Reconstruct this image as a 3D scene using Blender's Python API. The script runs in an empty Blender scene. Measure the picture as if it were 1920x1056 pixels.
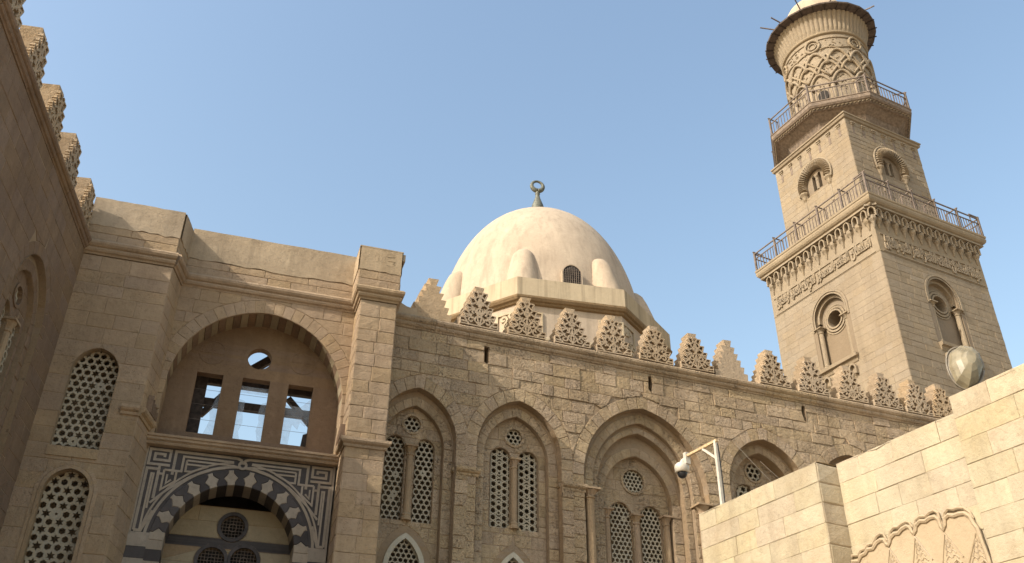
import bpy, bmesh, math, random
from mathutils import Vector, Matrix
RND = random.Random(7)
rad = math.radians
scene = bpy.context.scene
COL = scene.collection

# ------------------------------------------------------------------ camera, sky, sun, exposure
CAM_F, CAM_YAW, CAM_PITCH, CAM_ROLL = 1750.0, rad(21.41), rad(31.96), rad(0.46)
cam_data = bpy.data.cameras.new('camera'); cam = bpy.data.objects.new('camera', cam_data); COL.objects.link(cam)
_f = Vector((math.sin(CAM_YAW)*math.cos(CAM_PITCH), math.cos(CAM_YAW)*math.cos(CAM_PITCH), math.sin(CAM_PITCH)))
_r = Vector((math.cos(CAM_YAW), -math.sin(CAM_YAW), 0)); _u = _r.cross(_f)
_c, _s = math.cos(CAM_ROLL), math.sin(CAM_ROLL)
_r, _u = _c*_r+_s*_u, -_s*_r+_c*_u
CAM_LOC = Vector((0, 0, 1.6))
cam.matrix_world = Matrix(((_r.x, _u.x, -_f.x, 0), (_r.y, _u.y, -_f.y, 0), (_r.z, _u.z, -_f.z, CAM_LOC.z), (0, 0, 0, 1)))
cam_data.sensor_width = 36.0; cam_data.lens = 36.0*CAM_F/1920.0
cam_data.clip_start = 0.1; cam_data.clip_end = 6000
scene.camera = cam

SUN_DIR = Vector((-1.0, -0.245, 0.76)).normalized()          # towards the sun
SUN_EL = math.asin(SUN_DIR.z); SUN_AZ = math.atan2(SUN_DIR.x, SUN_DIR.y)
world = bpy.data.worlds.new('World'); scene.world = world; world.use_nodes = True
wn = world.node_tree.nodes; wl = world.node_tree.links
bg = wn['Background']; sky = wn.new('ShaderNodeTexSky'); sky.sky_type = 'NISHITA'; sky.sun_disc = False
sky.sun_elevation = SUN_EL; sky.sun_rotation = SUN_AZ
sky.air_density = 1.7; sky.dust_density = 3.2; sky.ozone_density = 1.3; sky.altitude = 50
wl.new(sky.outputs['Color'], bg.inputs['Color']); bg.inputs['Strength'].default_value = 0.13
sun_data = bpy.data.lights.new('sun', 'SUN'); sun_data.energy = 2.75; sun_data.angle = rad(0.5); sun_data.color = (1.0, 0.94, 0.84)
sun = bpy.data.objects.new('sun', sun_data); COL.objects.link(sun); sun.location = (-30, -10, 40)
sun.rotation_euler = (-SUN_DIR).to_track_quat('-Z', 'Y').to_euler()
vs = scene.view_settings; vs.view_transform = 'Standard'; vs.look = 'None'; vs.gamma = 1.0; vs.exposure = 0.95; vs.use_curve_mapping = False

# ------------------------------------------------------------------ materials
def nd(nt, t, **kw):
    n = nt.nodes.new(t)
    for k, v in kw.items(): setattr(n, k, v)
    return n
def stone(name, c1, c2, var=0.16, bump=0.5, fine=1.0, rough=0.92, pit=0.35, streak=0.0, big=0.55, hue=0.0, bscale=5.0, stain=None, stain_amt=0.0, bdist=0.09, speck=0.0):
    m = bpy.data.materials.new(name); m.use_nodes = True; nt = m.node_tree; L = nt.links
    b = nt.nodes['Principled BSDF']; b.inputs['Roughness'].default_value = rough
    b.inputs['Specular IOR Level'].default_value = 0.15
    geo = nd(nt, 'ShaderNodeNewGeometry'); oi = nd(nt, 'ShaderNodeObjectInfo')
    pos = geo.outputs['Position']
    def noise(scale, detail=5, r=0.6, vec=None):
        n = nd(nt, 'ShaderNodeTexNoise'); n.inputs['Scale'].default_value = scale; n.inputs['Detail'].default_value = detail
        n.inputs['Roughness'].default_value = r; L.new(vec or pos, n.inputs['Vector']); return n.outputs['Fac']
    def ramp(fac, a, b_, ca=(0, 0, 0, 1), cb=(1, 1, 1, 1)):
        n = nd(nt, 'ShaderNodeValToRGB'); n.color_ramp.elements[0].position = a; n.color_ramp.elements[1].position = b_
        n.color_ramp.elements[0].color = ca; n.color_ramp.elements[1].color = cb; L.new(fac, n.inputs['Fac']); return n.outputs['Color']
    def mix(fac, a, b_, mode='MIX'):
        n = nd(nt, 'ShaderNodeMix', data_type='RGBA', blend_type=mode)
        if isinstance(fac, float): n.inputs['Factor'].default_value = fac
        else: L.new(fac, n.inputs['Factor'])
        for s, v in ((n.inputs[6], a), (n.inputs[7], b_)):
            if isinstance(v, tuple): s.default_value = v
            else: L.new(v, s)
        return n.outputs[2]
    def math_(op, a, b_=None):
        n = nd(nt, 'ShaderNodeMath', operation=op)
        for i, v in enumerate((a, b_)):
            if v is None: continue
            if isinstance(v, (int, float)): n.inputs[i].default_value = v
            else: L.new(v, n.inputs[i])
        return n.outputs[0]
    col = mix(ramp(noise(big, 6, 0.65), 0.32, 0.68), (*c1, 1), (*c2, 1))
    rnd = math_('FRACT', math_('ADD', oi.outputs['Random'], geo.outputs['Random Per Island']))
    val = math_('ADD', math_('MULTIPLY', rnd, 2*var), 1-var)
    hs = nd(nt, 'ShaderNodeHueSaturation'); L.new(col, hs.inputs['Color']); L.new(val, hs.inputs['Value'])
    rnd2 = math_('FRACT', math_('MULTIPLY', rnd, 7.31))
    L.new(math_('ADD', math_('MULTIPLY', rnd2, 0.16), 0.92), hs.inputs['Saturation'])
    if hue: L.new(math_('ADD', math_('MULTIPLY', rnd2, hue), 0.5-hue*0.5), hs.inputs['Hue'])
    col = hs.outputs['Color']
    col = mix(math_('MULTIPLY', ramp(noise(9.0, 6, 0.7), 0.5, 0.72), pit), col, tuple(x*0.45 for x in c1)+(1,), 'MIX')
    col = mix(math_('MULTIPLY', ramp(noise(3.1, 4, 0.6), 0.55, 0.75), 0.35*min(1, pit*3)), col, tuple(min(1, x*1.35) for x in c2)+(1,), 'MIX')
    if stain_amt:
        col = mix(math_('MULTIPLY', ramp(noise(0.23, 6, 0.7), 0.46, 0.62), stain_amt), col, (*stain, 1), 'MIX')
    if streak:
        mp = nd(nt, 'ShaderNodeMapping'); mp.inputs['Scale'].default_value = (3.2, 3.2, 0.16); L.new(pos, mp.inputs['Vector'])
        col = mix(math_('MULTIPLY', ramp(noise(1.0, 4, 0.6, mp.outputs['Vector']), 0.48, 0.74), streak), col, tuple(x*0.5 for x in c1)+(1,), 'MIX')
        mp2 = nd(nt, 'ShaderNodeMapping'); mp2.inputs['Scale'].default_value = (1.1, 1.1, 0.1); mp2.inputs['Location'].default_value = (7, 3, 1); L.new(pos, mp2.inputs['Vector'])
        col = mix(math_('MULTIPLY', ramp(noise(1.0, 3, 0.6, mp2.outputs['Vector']), 0.5, 0.75), streak), col, tuple(min(1, x*1.3) for x in c2)+(1,), 'MIX')
    if speck:
        zone = ramp(noise(0.8, 4, 0.6), 0.42, 0.6)
        sp_ = math_('MULTIPLY', ramp(noise(19.0, 6, 0.72), 0.56, 0.63), zone)
        col = mix(math_('MULTIPLY', sp_, speck), col, tuple(x*0.32 for x in c1)+(1,), 'MIX')
    L.new(col, b.inputs['Base Color'])
    if bump:
        h = math_('ADD', noise(bscale, 7, 0.68), math_('MULTIPLY', noise(26.0, 4, 0.7), 0.35*fine))
        if speck: h = math_('SUBTRACT', h, math_('MULTIPLY', sp_, 0.5))
        bp = nd(nt, 'ShaderNodeBump'); bp.inputs['Strength'].default_value = bump; bp.inputs['Distance'].default_value = bdist
        L.new(h, bp.inputs['Height']); L.new(bp.outputs['Normal'], b.inputs['Normal'])
    return m
def plain(name, c, rough=0.6, metal=0.0, noise_amt=0.25, scale=4.0, spec=0.4):
    m = bpy.data.materials.new(name); m.use_nodes = True; nt = m.node_tree; L = nt.links
    b = nt.nodes['Principled BSDF']; b.inputs['Roughness'].default_value = rough; b.inputs['Metallic'].default_value = metal
    b.inputs['Specular IOR Level'].default_value = spec
    geo = nd(nt, 'ShaderNodeNewGeometry'); n = nd(nt, 'ShaderNodeTexNoise'); n.inputs['Scale'].default_value = scale; n.inputs['Detail'].default_value = 6
    L.new(geo.outputs['Position'], n.inputs['Vector'])
    r = nd(nt, 'ShaderNodeValToRGB'); r.color_ramp.elements[0].position = 0.3; r.color_ramp.elements[1].position = 0.7
    r.color_ramp.elements[0].color = tuple(x*(1-noise_amt) for x in c)+(1,); r.color_ramp.elements[1].color = tuple(min(1, x*(1+noise_amt)) for x in c)+(1,)
    L.new(n.outputs['Fac'], r.inputs['Fac']); L.new(r.outputs['Color'], b.inputs['Base Color'])
    return m
M = {}
M['facade'] = stone('facade_limestone', (0.397, 0.287, 0.178), (0.481, 0.359, 0.230), var=0.13, bump=0.95, pit=0.5, hue=0.008, bdist=0.13, bscale=6.0, streak=0.42, stain=(0.310, 0.228, 0.142), stain_amt=0.5, speck=0.55)
M['mortar'] = stone('old_mortar', (0.249, 0.178, 0.111), (0.312, 0.227, 0.144), var=0, bump=0.6, pit=0.3)
M['smooth'] = stone('smooth_limestone', (0.323, 0.227, 0.141), (0.384, 0.280, 0.177), var=0.07, bump=0.5, pit=0.35, hue=0.006, stain=(0.240, 0.171, 0.110), stain_amt=0.45, streak=0.3, speck=0.5)
M['shade'] = stone('shade_darkened_limestone', (0.199, 0.131, 0.082), (0.240, 0.163, 0.102), var=0.07, bump=0.45, pit=0.35, hue=0.006, stain=(0.160, 0.105, 0.069), stain_amt=0.45, streak=0.3, speck=0.4)  # smooth limestone in a darkened copy, for surfaces lying in shade
M['joint'] = stone('tight_joint', (0.269, 0.192, 0.116), (0.314, 0.227, 0.141), var=0, bump=0.4, pit=0.3)
M['minaret'] = stone('tan_minaret_stone', (0.277, 0.216, 0.145), (0.310, 0.245, 0.168), var=0.045, bump=0.45, pit=0.22, bscale=3.5, stain=(0.228, 0.176, 0.122), stain_amt=0.4, streak=0.2, speck=0.3)
M['minjoint'] = stone('tan_joint', (0.214, 0.163, 0.110), (0.243, 0.187, 0.129), var=0, bump=0.3, pit=0.2)
M['plaster'] = stone('weathered_plaster', (0.321, 0.242, 0.159), (0.410, 0.315, 0.210), var=0.03, bump=0.3, pit=0.35, streak=0.4, big=1.3, speck=0.3)
M['dome'] = stone('dome_plaster', (0.405, 0.315, 0.226), (0.461, 0.367, 0.267), var=0.0, bump=0.22, pit=0.25, streak=0.42, big=0.35, bscale=2.0, stain=(0.342, 0.269, 0.202), stain_amt=0.12)
M['drum'] = stone('drum_plaster', (0.396, 0.312, 0.202), (0.456, 0.365, 0.242), var=0.03, bump=0.25, pit=0.14, streak=0.7, bscale=3.0)
M['drummould'] = stone('brown_moulding', (0.195, 0.134, 0.075), (0.254, 0.178, 0.103), var=0.03, bump=0.5, pit=0.4)
M['merlon'] = stone('merlon_stone', (0.371, 0.273, 0.176), (0.447, 0.338, 0.223), var=0.08, bump=0.6, pit=0.4, speck=0.4)
M['stucco'] = stone('grey_stucco_grille', (0.339, 0.286, 0.205), (0.399, 0.342, 0.249), var=0.05, bump=0.2, pit=0.2)
M['stuccow'] = stone('white_stucco_frame', (0.421, 0.372, 0.283), (0.482, 0.435, 0.335), var=0.05, bump=0.25, pit=0.25)
M['red'] = stone('reddish_voussoir', (0.186, 0.123, 0.080), (0.245, 0.168, 0.109), var=0.15, bump=0.5, pit=0.35)
M['pale'] = stone('pale_voussoir', (0.297, 0.234, 0.150), (0.357, 0.289, 0.190), var=0.10, bump=0.4, pit=0.3)
M['cream'] = stone('cream_marble', (0.275, 0.222, 0.165), (0.350, 0.288, 0.220), var=0.10, bump=0.12, pit=0.4, streak=0.3, rough=0.6)
M['dark'] = stone('dark_slate_marble', (0.050, 0.042, 0.039), (0.088, 0.074, 0.068), var=0.2, bump=0.12, pit=0.2, rough=0.55)
M['wallblock'] = stone('yellow_wall_limestone', (0.373, 0.294, 0.188), (0.441, 0.371, 0.254), var=0.11, bump=0.35, pit=0.35, big=1.9, hue=0.018, bscale=8.0, streak=0.35, stain=(0.396, 0.348, 0.266), stain_amt=0.45, speck=0.12)
M['walljoint'] = stone('pale_joint', (0.291, 0.226, 0.147), (0.339, 0.269, 0.182), var=0, bump=0.4, pit=0.3)
M['carving'] = stone('carved_limestone', (0.349, 0.269, 0.178), (0.398, 0.319, 0.221), var=0.03, bump=0.3, pit=0.2)
M['rail'] = plain('weathered_rail_iron', (0.15, 0.112, 0.085), 0.7, 0.0, 0.3)
M['wood'] = plain('dark_old_timber', (0.045, 0.032, 0.025), 0.85, 0.0, 0.5, 9.0)
M['brownwood'] = plain('brown_soffit_boards', (0.185, 0.138, 0.10), 0.85, 0.0, 0.35, 6.0)
M['canopy'] = plain('dark_canopy_boards', (0.085, 0.062, 0.048), 0.85, 0.0, 0.35, 6.0)
M['interior'] = plain('painted_dark_interior', (0.03, 0.025, 0.02), 0.95, 0.0, 0.3)  # near-black base colour stands in for the shade inside openings
M['copper'] = plain('patinated_copper', (0.13, 0.13, 0.10), 0.6, 0.3, 0.4, 8.0)
M['white'] = plain('white_painted_metal', (0.52, 0.47, 0.39), 0.45, 0.0, 0.15, 12.0)
M['rust'] = plain('rust_stained_paint', (0.50, 0.36, 0.20), 0.6, 0.0, 0.3, 20.0)
M['black'] = plain('black_plastic', (0.02, 0.02, 0.022), 0.25, 0.0, 0.2)
M['lampgrey'] = plain('grey_lamp_housing', (0.19, 0.16, 0.12), 0.5, 0.0, 0.2, 10.0)
M['ground'] = stone('dusty_paving', (0.32, 0.245, 0.165), (0.38, 0.30, 0.21), var=0, bump=0.3, pit=0.2)
def glassy(name, color, alpha, rough=0.15):
    m = bpy.data.materials.new(name); m.use_nodes = True; nt = m.node_tree; L = nt.links
    b = nt.nodes['Principled BSDF']; b.inputs['Base Color'].default_value = (*color, 1); b.inputs['Roughness'].default_value = rough
    geo = nd(nt, 'ShaderNodeNewGeometry'); n = nd(nt, 'ShaderNodeTexNoise'); n.inputs['Scale'].default_value = 6; n.inputs['Detail'].default_value = 6
    L.new(geo.outputs['Position'], n.inputs['Vector'])
    mr = nd(nt, 'ShaderNodeMapRange'); mr.inputs[1].default_value = 0.3; mr.inputs[2].default_value = 0.7; mr.inputs[3].default_value = alpha*0.7; mr.inputs[4].default_value = min(1, alpha*1.3)
    L.new(n.outputs['Fac'], mr.inputs[0]); L.new(mr.outputs[0], b.inputs['Alpha'])
    return m
M['glass'] = glassy('dusty_window_glass', (0.6, 0.64, 0.68), 0.16)
M['lampglass'] = glassy('yellowed_lamp_bowl', (0.31, 0.26, 0.165), 0.68, 0.45)

# ------------------------------------------------------------------ mesh helpers
class Fr:                                   # a building's own axes: u along its front, d into it, z up
    def __init__(s, o, a):
        s.o = Vector(o); s.a = rad(a); s.u = Vector((math.cos(s.a), -math.sin(s.a), 0)); s.n = Vector((math.sin(s.a), math.cos(s.a), 0))
    def w(s, u, d, z=0.0): return s.o+s.u*u+s.n*d+Vector((0, 0, z))
def thing(name, label, cat, fr, group=None):
    o = bpy.data.objects.new(name, None); COL.objects.link(o); o.location = fr.o; o.rotation_euler = (0, 0, -fr.a)
    o.empty_display_size = 0.3; o['label'] = label; o['category'] = cat; o['kind'] = 'thing'
    if group: o['group'] = group
    return o
def mesh_from(v, f, name, mat, smooth=False):
    me = bpy.data.meshes.new(name); me.from_pydata([tuple(p) for p in v], [], f)
    if len(f) < 60000:
        bm = bmesh.new(); bm.from_mesh(me); bmesh.ops.recalc_face_normals(bm, faces=bm.faces); bm.to_mesh(me); bm.free()
    for mm in (mat if isinstance(mat, (list, tuple)) else [mat]): me.materials.append(mm)
    if smooth:
        me.polygons.foreach_set('use_smooth', [True]*len(me.polygons))
    me.update(); return me
def link(name, me, parent=None, loc=None, kind=None):
    o = bpy.data.objects.new(name, me); COL.objects.link(o)
    if parent: o.parent = parent
    if loc is not None: o.location = loc
    if kind: o['kind'] = kind
    return o
class MB:
    def __init__(s): s.v = []; s.f = []
    def add(s, vs_, fs):
        k = len(s.v); s.v += [Vector(p) for p in vs_]; s.f += [[i+k for i in q] for q in fs]
    def box(s, x0, x1, y0, y1, z0, z1):
        s.add([(x0, y0, z0), (x1, y0, z0), (x1, y1, z0), (x0, y1, z0), (x0, y0, z1), (x1, y0, z1), (x1, y1, z1), (x0, y1, z1)],
              [(0, 1, 2, 3), (4, 5, 6, 7), (0, 1, 5, 4), (1, 2, 6, 5), (2, 3, 7, 6), (3, 0, 4, 7)])
    def loft(s, rings, closed=True, cap=True):
        n = len(rings[0]); k = len(s.v)
        for r in rings: s.v += [Vector(p) for p in r]
        for i in range(len(rings)-1):
            for j in range(n if closed else n-1):
                a = k+i*n+j; b = k+i*n+(j+1) % n; s.f.append([a, b, b+n, a+n])
        if cap and closed:
            s.f.append([k+j for j in range(n)]); s.f.append([k+(len(rings)-1)*n+j for j in range(n)])
    def lathe(s, prof, seg=24, c=(0, 0), a0=0.0, a1=2*math.pi, cap=True):
        full = abs(a1-a0-2*math.pi) < 1e-6; n = seg if full else seg+1
        rings = [[(c[0]+r*math.cos(a0+(a1-a0)*j/seg), c[1]+r*math.sin(a0+(a1-a0)*j/seg), z) for j in range(n)] for r, z in prof]
        s.loft(rings, closed=full, cap=cap)
    def tube(s, pts, r, seg=6, cap=True):
        pts = [Vector(p) for p in pts]; rings = []; prev = None
        for i, p in enumerate(pts):
            t = (pts[min(i+1, len(pts)-1)]-pts[max(i-1, 0)]).normalized()
            if prev is None:
                a = Vector((0, 0, 1)) if abs(t.z) < 0.9 else Vector((1, 0, 0)); prev = t.cross(a).normalized()
            prev = (prev-t*prev.dot(t)).normalized(); q = t.cross(prev)
            rr = r[i] if isinstance(r, (list, tuple)) else r
            rings.append([p+(prev*math.cos(2*math.pi*k/seg)+q*math.sin(2*math.pi*k/seg))*rr for k in range(seg)])
        s.loft(rings, True, cap)
    def bar(s, a, b, w, h=None):
        a = Vector(a); b = Vector(b); h = h or w; t = (b-a).normalized()
        up = Vector((0, 0, 1)) if abs(t.z) < 0.9 else Vector((0, 1, 0)); x = t.cross(up).normalized(); y = x.cross(t)
        rings = [[p+x*sx*w/2+y*sy*h/2 for sx, sy in ((-1, -1), (1, -1), (1, 1), (-1, 1))] for p in (a, b)]
        s.loft(rings)
    def build(s, name, mat, parent=None, smooth=False, kind=None, loc=None):
        return link(name, mesh_from(s.v, s.f, name, mat, smooth), parent, loc, kind)

class Face:                                  # a plane of a building: a runs along it, z up, depth goes inward
    def __init__(s, o=(0, 0, 0), a=(1, 0, 0), n=(0, 1, 0)): s.o = Vector(o); s.a = Vector(a); s.n = Vector(n)
    def p(s, a, z, d): return s.o+s.a*a+s.n*d+Vector((0, 0, z))
FRONT = Face()
class Arch:
    def __init__(s, c, a, zs, r, zb): s.c, s.a, s.zs, s.r, s.zb = c, a, zs, max(r, a*1.0001), zb; s.k = (s.r*s.r-a*a)/(2*a); s.top = zs+s.r
    def iv(s, z):
        if z < s.zb-1e-6 or z > s.top+1e-6: return None
        if z <= s.zs: return s.c-s.a, s.c+s.a
        h = math.sqrt(max(0, (s.a+s.k)**2-(z-s.zs)**2))-s.k
        h = max(0, h); return s.c-h, s.c+h
    def crit(s): return [s.zb, s.zs]+[s.zs+s.r*t for t in (.15, .3, .45, .58, .7, .8, .88, .94, .98)]+[s.top]
    def arc(s, n=16):                        # from left spring over the apex to right spring
        th = math.atan2(s.r, s.k); R = s.a+s.k
        left = [(s.c+s.k-R*math.cos(th*i/n), s.zs+R*math.sin(th*i/n)) for i in range(n+1)]
        return left+[(2*s.c-x, z) for x, z in reversed(left[:-1])]
    def outline(s, n=12): return [(s.c-s.a, s.zb)]+s.arc(n)+[(s.c+s.a, s.zb)]
    def grow(s, t, tz=None): return Arch(s.c, s.a+t, s.zs, s.r+(tz if tz is not None else t*1.08), s.zb)
class Rect:
    def __init__(s, a0, a1, z0, z1): s.a0, s.a1, s.zb, s.top = a0, a1, z0, z1; s.c = (a0+a1)/2
    def iv(s, z): return (s.a0, s.a1) if s.zb-1e-6 <= z <= s.top+1e-6 else None
    def crit(s): return [s.zb, s.top]
    def outline(s, n=0): return [(s.a0, s.zb), (s.a0, s.top), (s.a1, s.top), (s.a1, s.zb), (s.a0, s.zb)]
class Circ:
    def __init__(s, c, z, r): s.c, s.z, s.r = c, z, r; s.zb, s.top = z-r, z+r
    def iv(s, z):
        if abs(z-s.z) > s.r+1e-6: return None
        h = math.sqrt(max(0, s.r**2-(z-s.z)**2)); return s.c-h, s.c+h
    def crit(s): return [s.z+s.r*math.sin(math.pi*(i/10-.5)) for i in range(11)]
    def outline(s, n=20): return [(s.c+s.r*math.cos(2*math.pi*i/n), s.z+s.r*math.sin(2*math.pi*i/n)) for i in range(n+1)]
    def grow(s, t): return Circ(s.c, s.z, s.r+t)

def panel(mb, face, a0, a1, z0, z1, obs, d):
    zs = sorted({round(z, 4) for o in obs for z in o.crit() if z0 < z < z1} | {z0, z1})
    for i in range(len(zs)-1):
        b, t = zs[i], zs[i+1]
        if t-b < 1e-4: continue
        act = sorted([o for o in obs if o.zb < t-1e-4 and o.top > b+1e-4], key=lambda o: o.c)
        lb, lt = a0, a0
        for o in act+[None]:
            if o is None: rb = rt = a1
            else:
                ib = o.iv(b) or (o.c, o.c); it = o.iv(t) or (o.c, o.c); rb, rt = ib[0], it[0]
            if rb-lb > 1e-3 or rt-lt > 1e-3:
                mb.add([face.p(lb, b, d), face.p(max(lb, rb), b, d), face.p(max(lt, rt), t, d), face.p(lt, t, d)], [(0, 1, 2, 3)])
            if o is not None: lb, lt = ib[1], it[1]
def reveal(mb, face, o, d0, d1, n=12):
    pts = o.outline(n)
    for (x0, z0), (x1, z1) in zip(pts, pts[1:]):
        mb.add([face.p(x0, z0, d0), face.p(x1, z1, d0), face.p(x1, z1, d1), face.p(x0, z0, d1)], [(0, 1, 2, 3)])

def inset(poly, g):
    n = len(poly); A = sum(poly[i][0]*poly[(i+1) % n][1]-poly[(i+1) % n][0]*poly[i][1] for i in range(n)); sgn = 1 if A > 0 else -1
    out = []
    for i in range(n):
        x0, y0 = poly[i-1]; x1, y1 = poly[i]; x2, y2 = poly[(i+1) % n]
        e1 = (x1-x0, y1-y0); e2 = (x2-x1, y2-y1); l1 = math.hypot(*e1) or 1e-6; l2 = math.hypot(*e2) or 1e-6
        n1 = (-e1[1]/l1*sgn, e1[0]/l1*sgn); n2 = (-e2[1]/l2*sgn, e2[0]/l2*sgn)
        bx, by = n1[0]+n2[0], n1[1]+n2[1]; k = max(0.35, 1+n1[0]*n2[0]+n1[1]*n2[1])
        out.append((x1+bx*g/k, y1+by*g/k))
    return out
def dedupe(poly):
    out = []
    for p in poly:
        if not out or math.hypot(p[0]-out[-1][0], p[1]-out[-1][1]) > 0.012: out.append(p)
    if len(out) > 2 and math.hypot(out[0][0]-out[-1][0], out[0][1]-out[-1][1]) < 0.012: out.pop()
    return out
class Bucket:                                # collects a thing's stones; the 300 that show largest become objects
    def __init__(s): s.items = []
def stone_piece(bucket, face, poly, d, proud, back, mat, gap=0.010, ch=0.014, jit=0.010, name='stone', bulge=0.008):
    poly = dedupe(poly); gap *= RND.uniform(.25, 1.4)
    if len(poly) < 3: return
    xs = [p[0] for p in poly]; zs = [p[1] for p in poly]
    if max(xs)-min(xs) < 0.06 or max(zs)-min(zs) < 0.06: return
    dense = []
    for i in range(len(poly)):               # midpoints on long edges let the arris waver
        p, q = poly[i], poly[(i+1) % len(poly)]; dense.append(p)
        if math.hypot(q[0]-p[0], q[1]-p[1]) > 0.34 and len(poly) < 7: dense.append(((p[0]+q[0])/2, (p[1]+q[1])/2))
    poly = [(x+RND.uniform(-jit, jit)*.5, z+RND.uniform(-jit, jit)*.5) for x, z in inset(dense, gap)]
    fr_ = [(x+RND.uniform(-jit, jit)*.4, z+RND.uniform(-jit, jit)*.4) for x, z in inset(poly, ch)]
    cx = sum(p[0] for p in poly)/len(poly); cz = sum(p[1] for p in poly)/len(poly)
    n = len(poly); org = face.p(cx, cz, d)
    v = [face.p(x, z, d+back) for x, z in poly]+[face.p(x, z, d-proud+ch*.8) for x, z in poly]+[face.p(x, z, d-proud+RND.uniform(-.4, .4)*bulge) for x, z in fr_]
    v.append(face.p(cx, cz, d-proud-RND.uniform(-.3, 1)*bulge))
    f = []
    for j in range(n):
        k = (j+1) % n; f += [(j, k, n+k, n+j), (n+j, n+k, 2*n+k, 2*n+j), (2*n+j, 2*n+k, 3*n)]
    area = (max(xs)-min(xs))*(max(zs)-min(zs))
    bucket.items.append((name, [p-org for p in v], f, mat, org, area))
def flush(bucket, th, fr, limit=300):
    groups = {}
    for it in bucket.items: groups.setdefault(it[0], []).append(it)
    for name, items in groups.items():
        def score(it):
            w = fr.w(it[4].x, it[4].y, it[4].z)-CAM_LOC; dep = w.dot(_f)
            if dep < 0.5: return 0
            inside = abs(w.dot(_r)/dep) < 0.56 and abs(w.dot(_u)/dep) < 0.32
            return it[5]/w.length_squared*(1 if inside else 0.02)
        items.sort(key=score, reverse=True)
        for nm, v, f, mat, org, ar in items[:limit]:
            link(nm, mesh_from(v, f, nm, mat), th, org)
        rest = items[limit:]
        by = {}
        for it in rest: by.setdefault(it[3].name, []).append(it)
        for mn, its in by.items():
            mb = MB()
            for nm, v, f, mat, org, ar in its: mb.add([p+org for p in v], f)
            mb.build('far_'+name+'_courses', its[0][3], th, kind='stuff')
def courses(z0, z1, h, jit=0.18):
    zs = [z0]
    while zs[-1] < z1-h*0.6: zs.append(zs[-1]+h*RND.uniform(1-jit, 1+jit))
    k = (z1-z0)/(zs[-1]-z0) if len(zs) > 1 else 1
    return [z0+(z-z0)*k for z in zs] if len(zs) > 1 else [z0, z1]
def lay(bucket, face, a0, a1, zs, obs, mat, d=0.0, proud=(0.02, 0.05), back=0.05, wr=(0.5, 1.1), gap=0.010, jit=0.012, name='stone', bulge=0.008, wob=0.0, ch=0.014):
    for b, t in zip(zs, zs[1:]):
        act = sorted([o for o in obs if o.zb < t-0.02 and o.top > b+0.02], key=lambda o: o.c)
        prev = None
        for o in act+[None]:
            Lf = (lambda z, q=prev: (q.iv(z) or (q.c, q.c))[1]) if prev else (lambda z: a0)
            Rf = (lambda z, q=o: (q.iv(z) or (q.c, q.c))[0]) if o else (lambda z: a1)
            smp = [b, t]
            for q in (prev, o):
                if q is not None:
                    smp += [b+(t-b)*k/5 for k in range(1, 5)]+[q.top-e for e in (.01, .03, .07, .13, .22) if b < q.top-e < t]
                    for zc in (q.zb, q.top):
                        if b < zc < t: smp += [zc-2e-5, zc+2e-5]
            smp = sorted(smp)
            lo = min(Lf(z) for z in smp); hi = max(Rf(z) for z in smp)
            x = lo
            while x < hi-0.02:
                w = RND.uniform(*wr); nx = x+w
                if hi-nx < wr[0]*0.6: nx = hi
                seg = [(max(x, Lf(z)), min(nx, Rf(z)), z) for z in smp]
                seg = [q for q in seg if q[1]-q[0] > 0.03]
                if len(seg) >= 2:
                    # keep only outline-changing samples
                    poly = [(l, z) for l, r, z in seg]+[(r, z) for l, r, z in reversed(seg)]
                    simp = []
                    m = len(poly)
                    for i in range(m):
                        p0, p1, p2 = poly[i-1], poly[i], poly[(i+1) % m]
                        if abs((p1[0]-p0[0])*(p2[1]-p0[1])-(p1[1]-p0[1])*(p2[0]-p0[0])) > 1e-5: simp.append(p1)
                    if wob: simp = [(px, pz+RND.uniform(-wob, wob)) for px, pz in simp]
                    mt = mat if not isinstance(mat, (list, tuple)) else RND.choice(mat)
                    stone_piece(bucket, face, simp, d, RND.uniform(*proud), back, mt, gap=gap, jit=jit, name=name, bulge=bulge, ch=ch)
                x = nx
            prev = o
def voussoirs(bucket, face, arch, t, n, d, proud, back, mats, gap=0.008, name='voussoir', wav=None, tz=None):
    inn = arch.arc(24); out = arch.grow(t, tz).arc(24)
    def at(pts, f):
        x = f*(len(pts)-1); i = min(int(x), len(pts)-2); q = x-i
        return pts[i][0]*(1-q)+pts[i+1][0]*q, pts[i][1]*(1-q)+pts[i+1][1]*q
    for k in range(n):
        f0, f1 = k/n, (k+1)/n
        if wav is None:
            poly = [at(inn, f0), at(inn, (f0+f1)/2), at(inn, f1), at(out, f1), at(out, (f0+f1)/2), at(out, f0)]
        else:
            def edge(f, sgn):
                q = []
                for s_ in (0, .2, .35, .5, .65, .8, 1):
                    ff = f+sgn*wav*{0: .15, .2: .15, .35: -.2, .5: -.55, .65: .1, .8: .6, 1: .6}[s_]/n if 0 < f < 1 else f
                    i0, o0 = at(inn, ff), at(out, ff); q.append((i0[0]*(1-s_)+o0[0]*s_, i0[1]*(1-s_)+o0[1]*s_))
                return q
            sg = 1 if k % 2 == 0 else -1
            poly = edge(f0, sg*1)+list(reversed(edge(f1, -sg*1)))
        mt = mats[k % len(mats)] if len(mats) > 1 else mats[0]
        stone_piece(bucket, face, poly, d, proud*RND.uniform(.85, 1.15), back, mt, gap=gap, jit=0.006, name=name, bulge=0.004)

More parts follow.
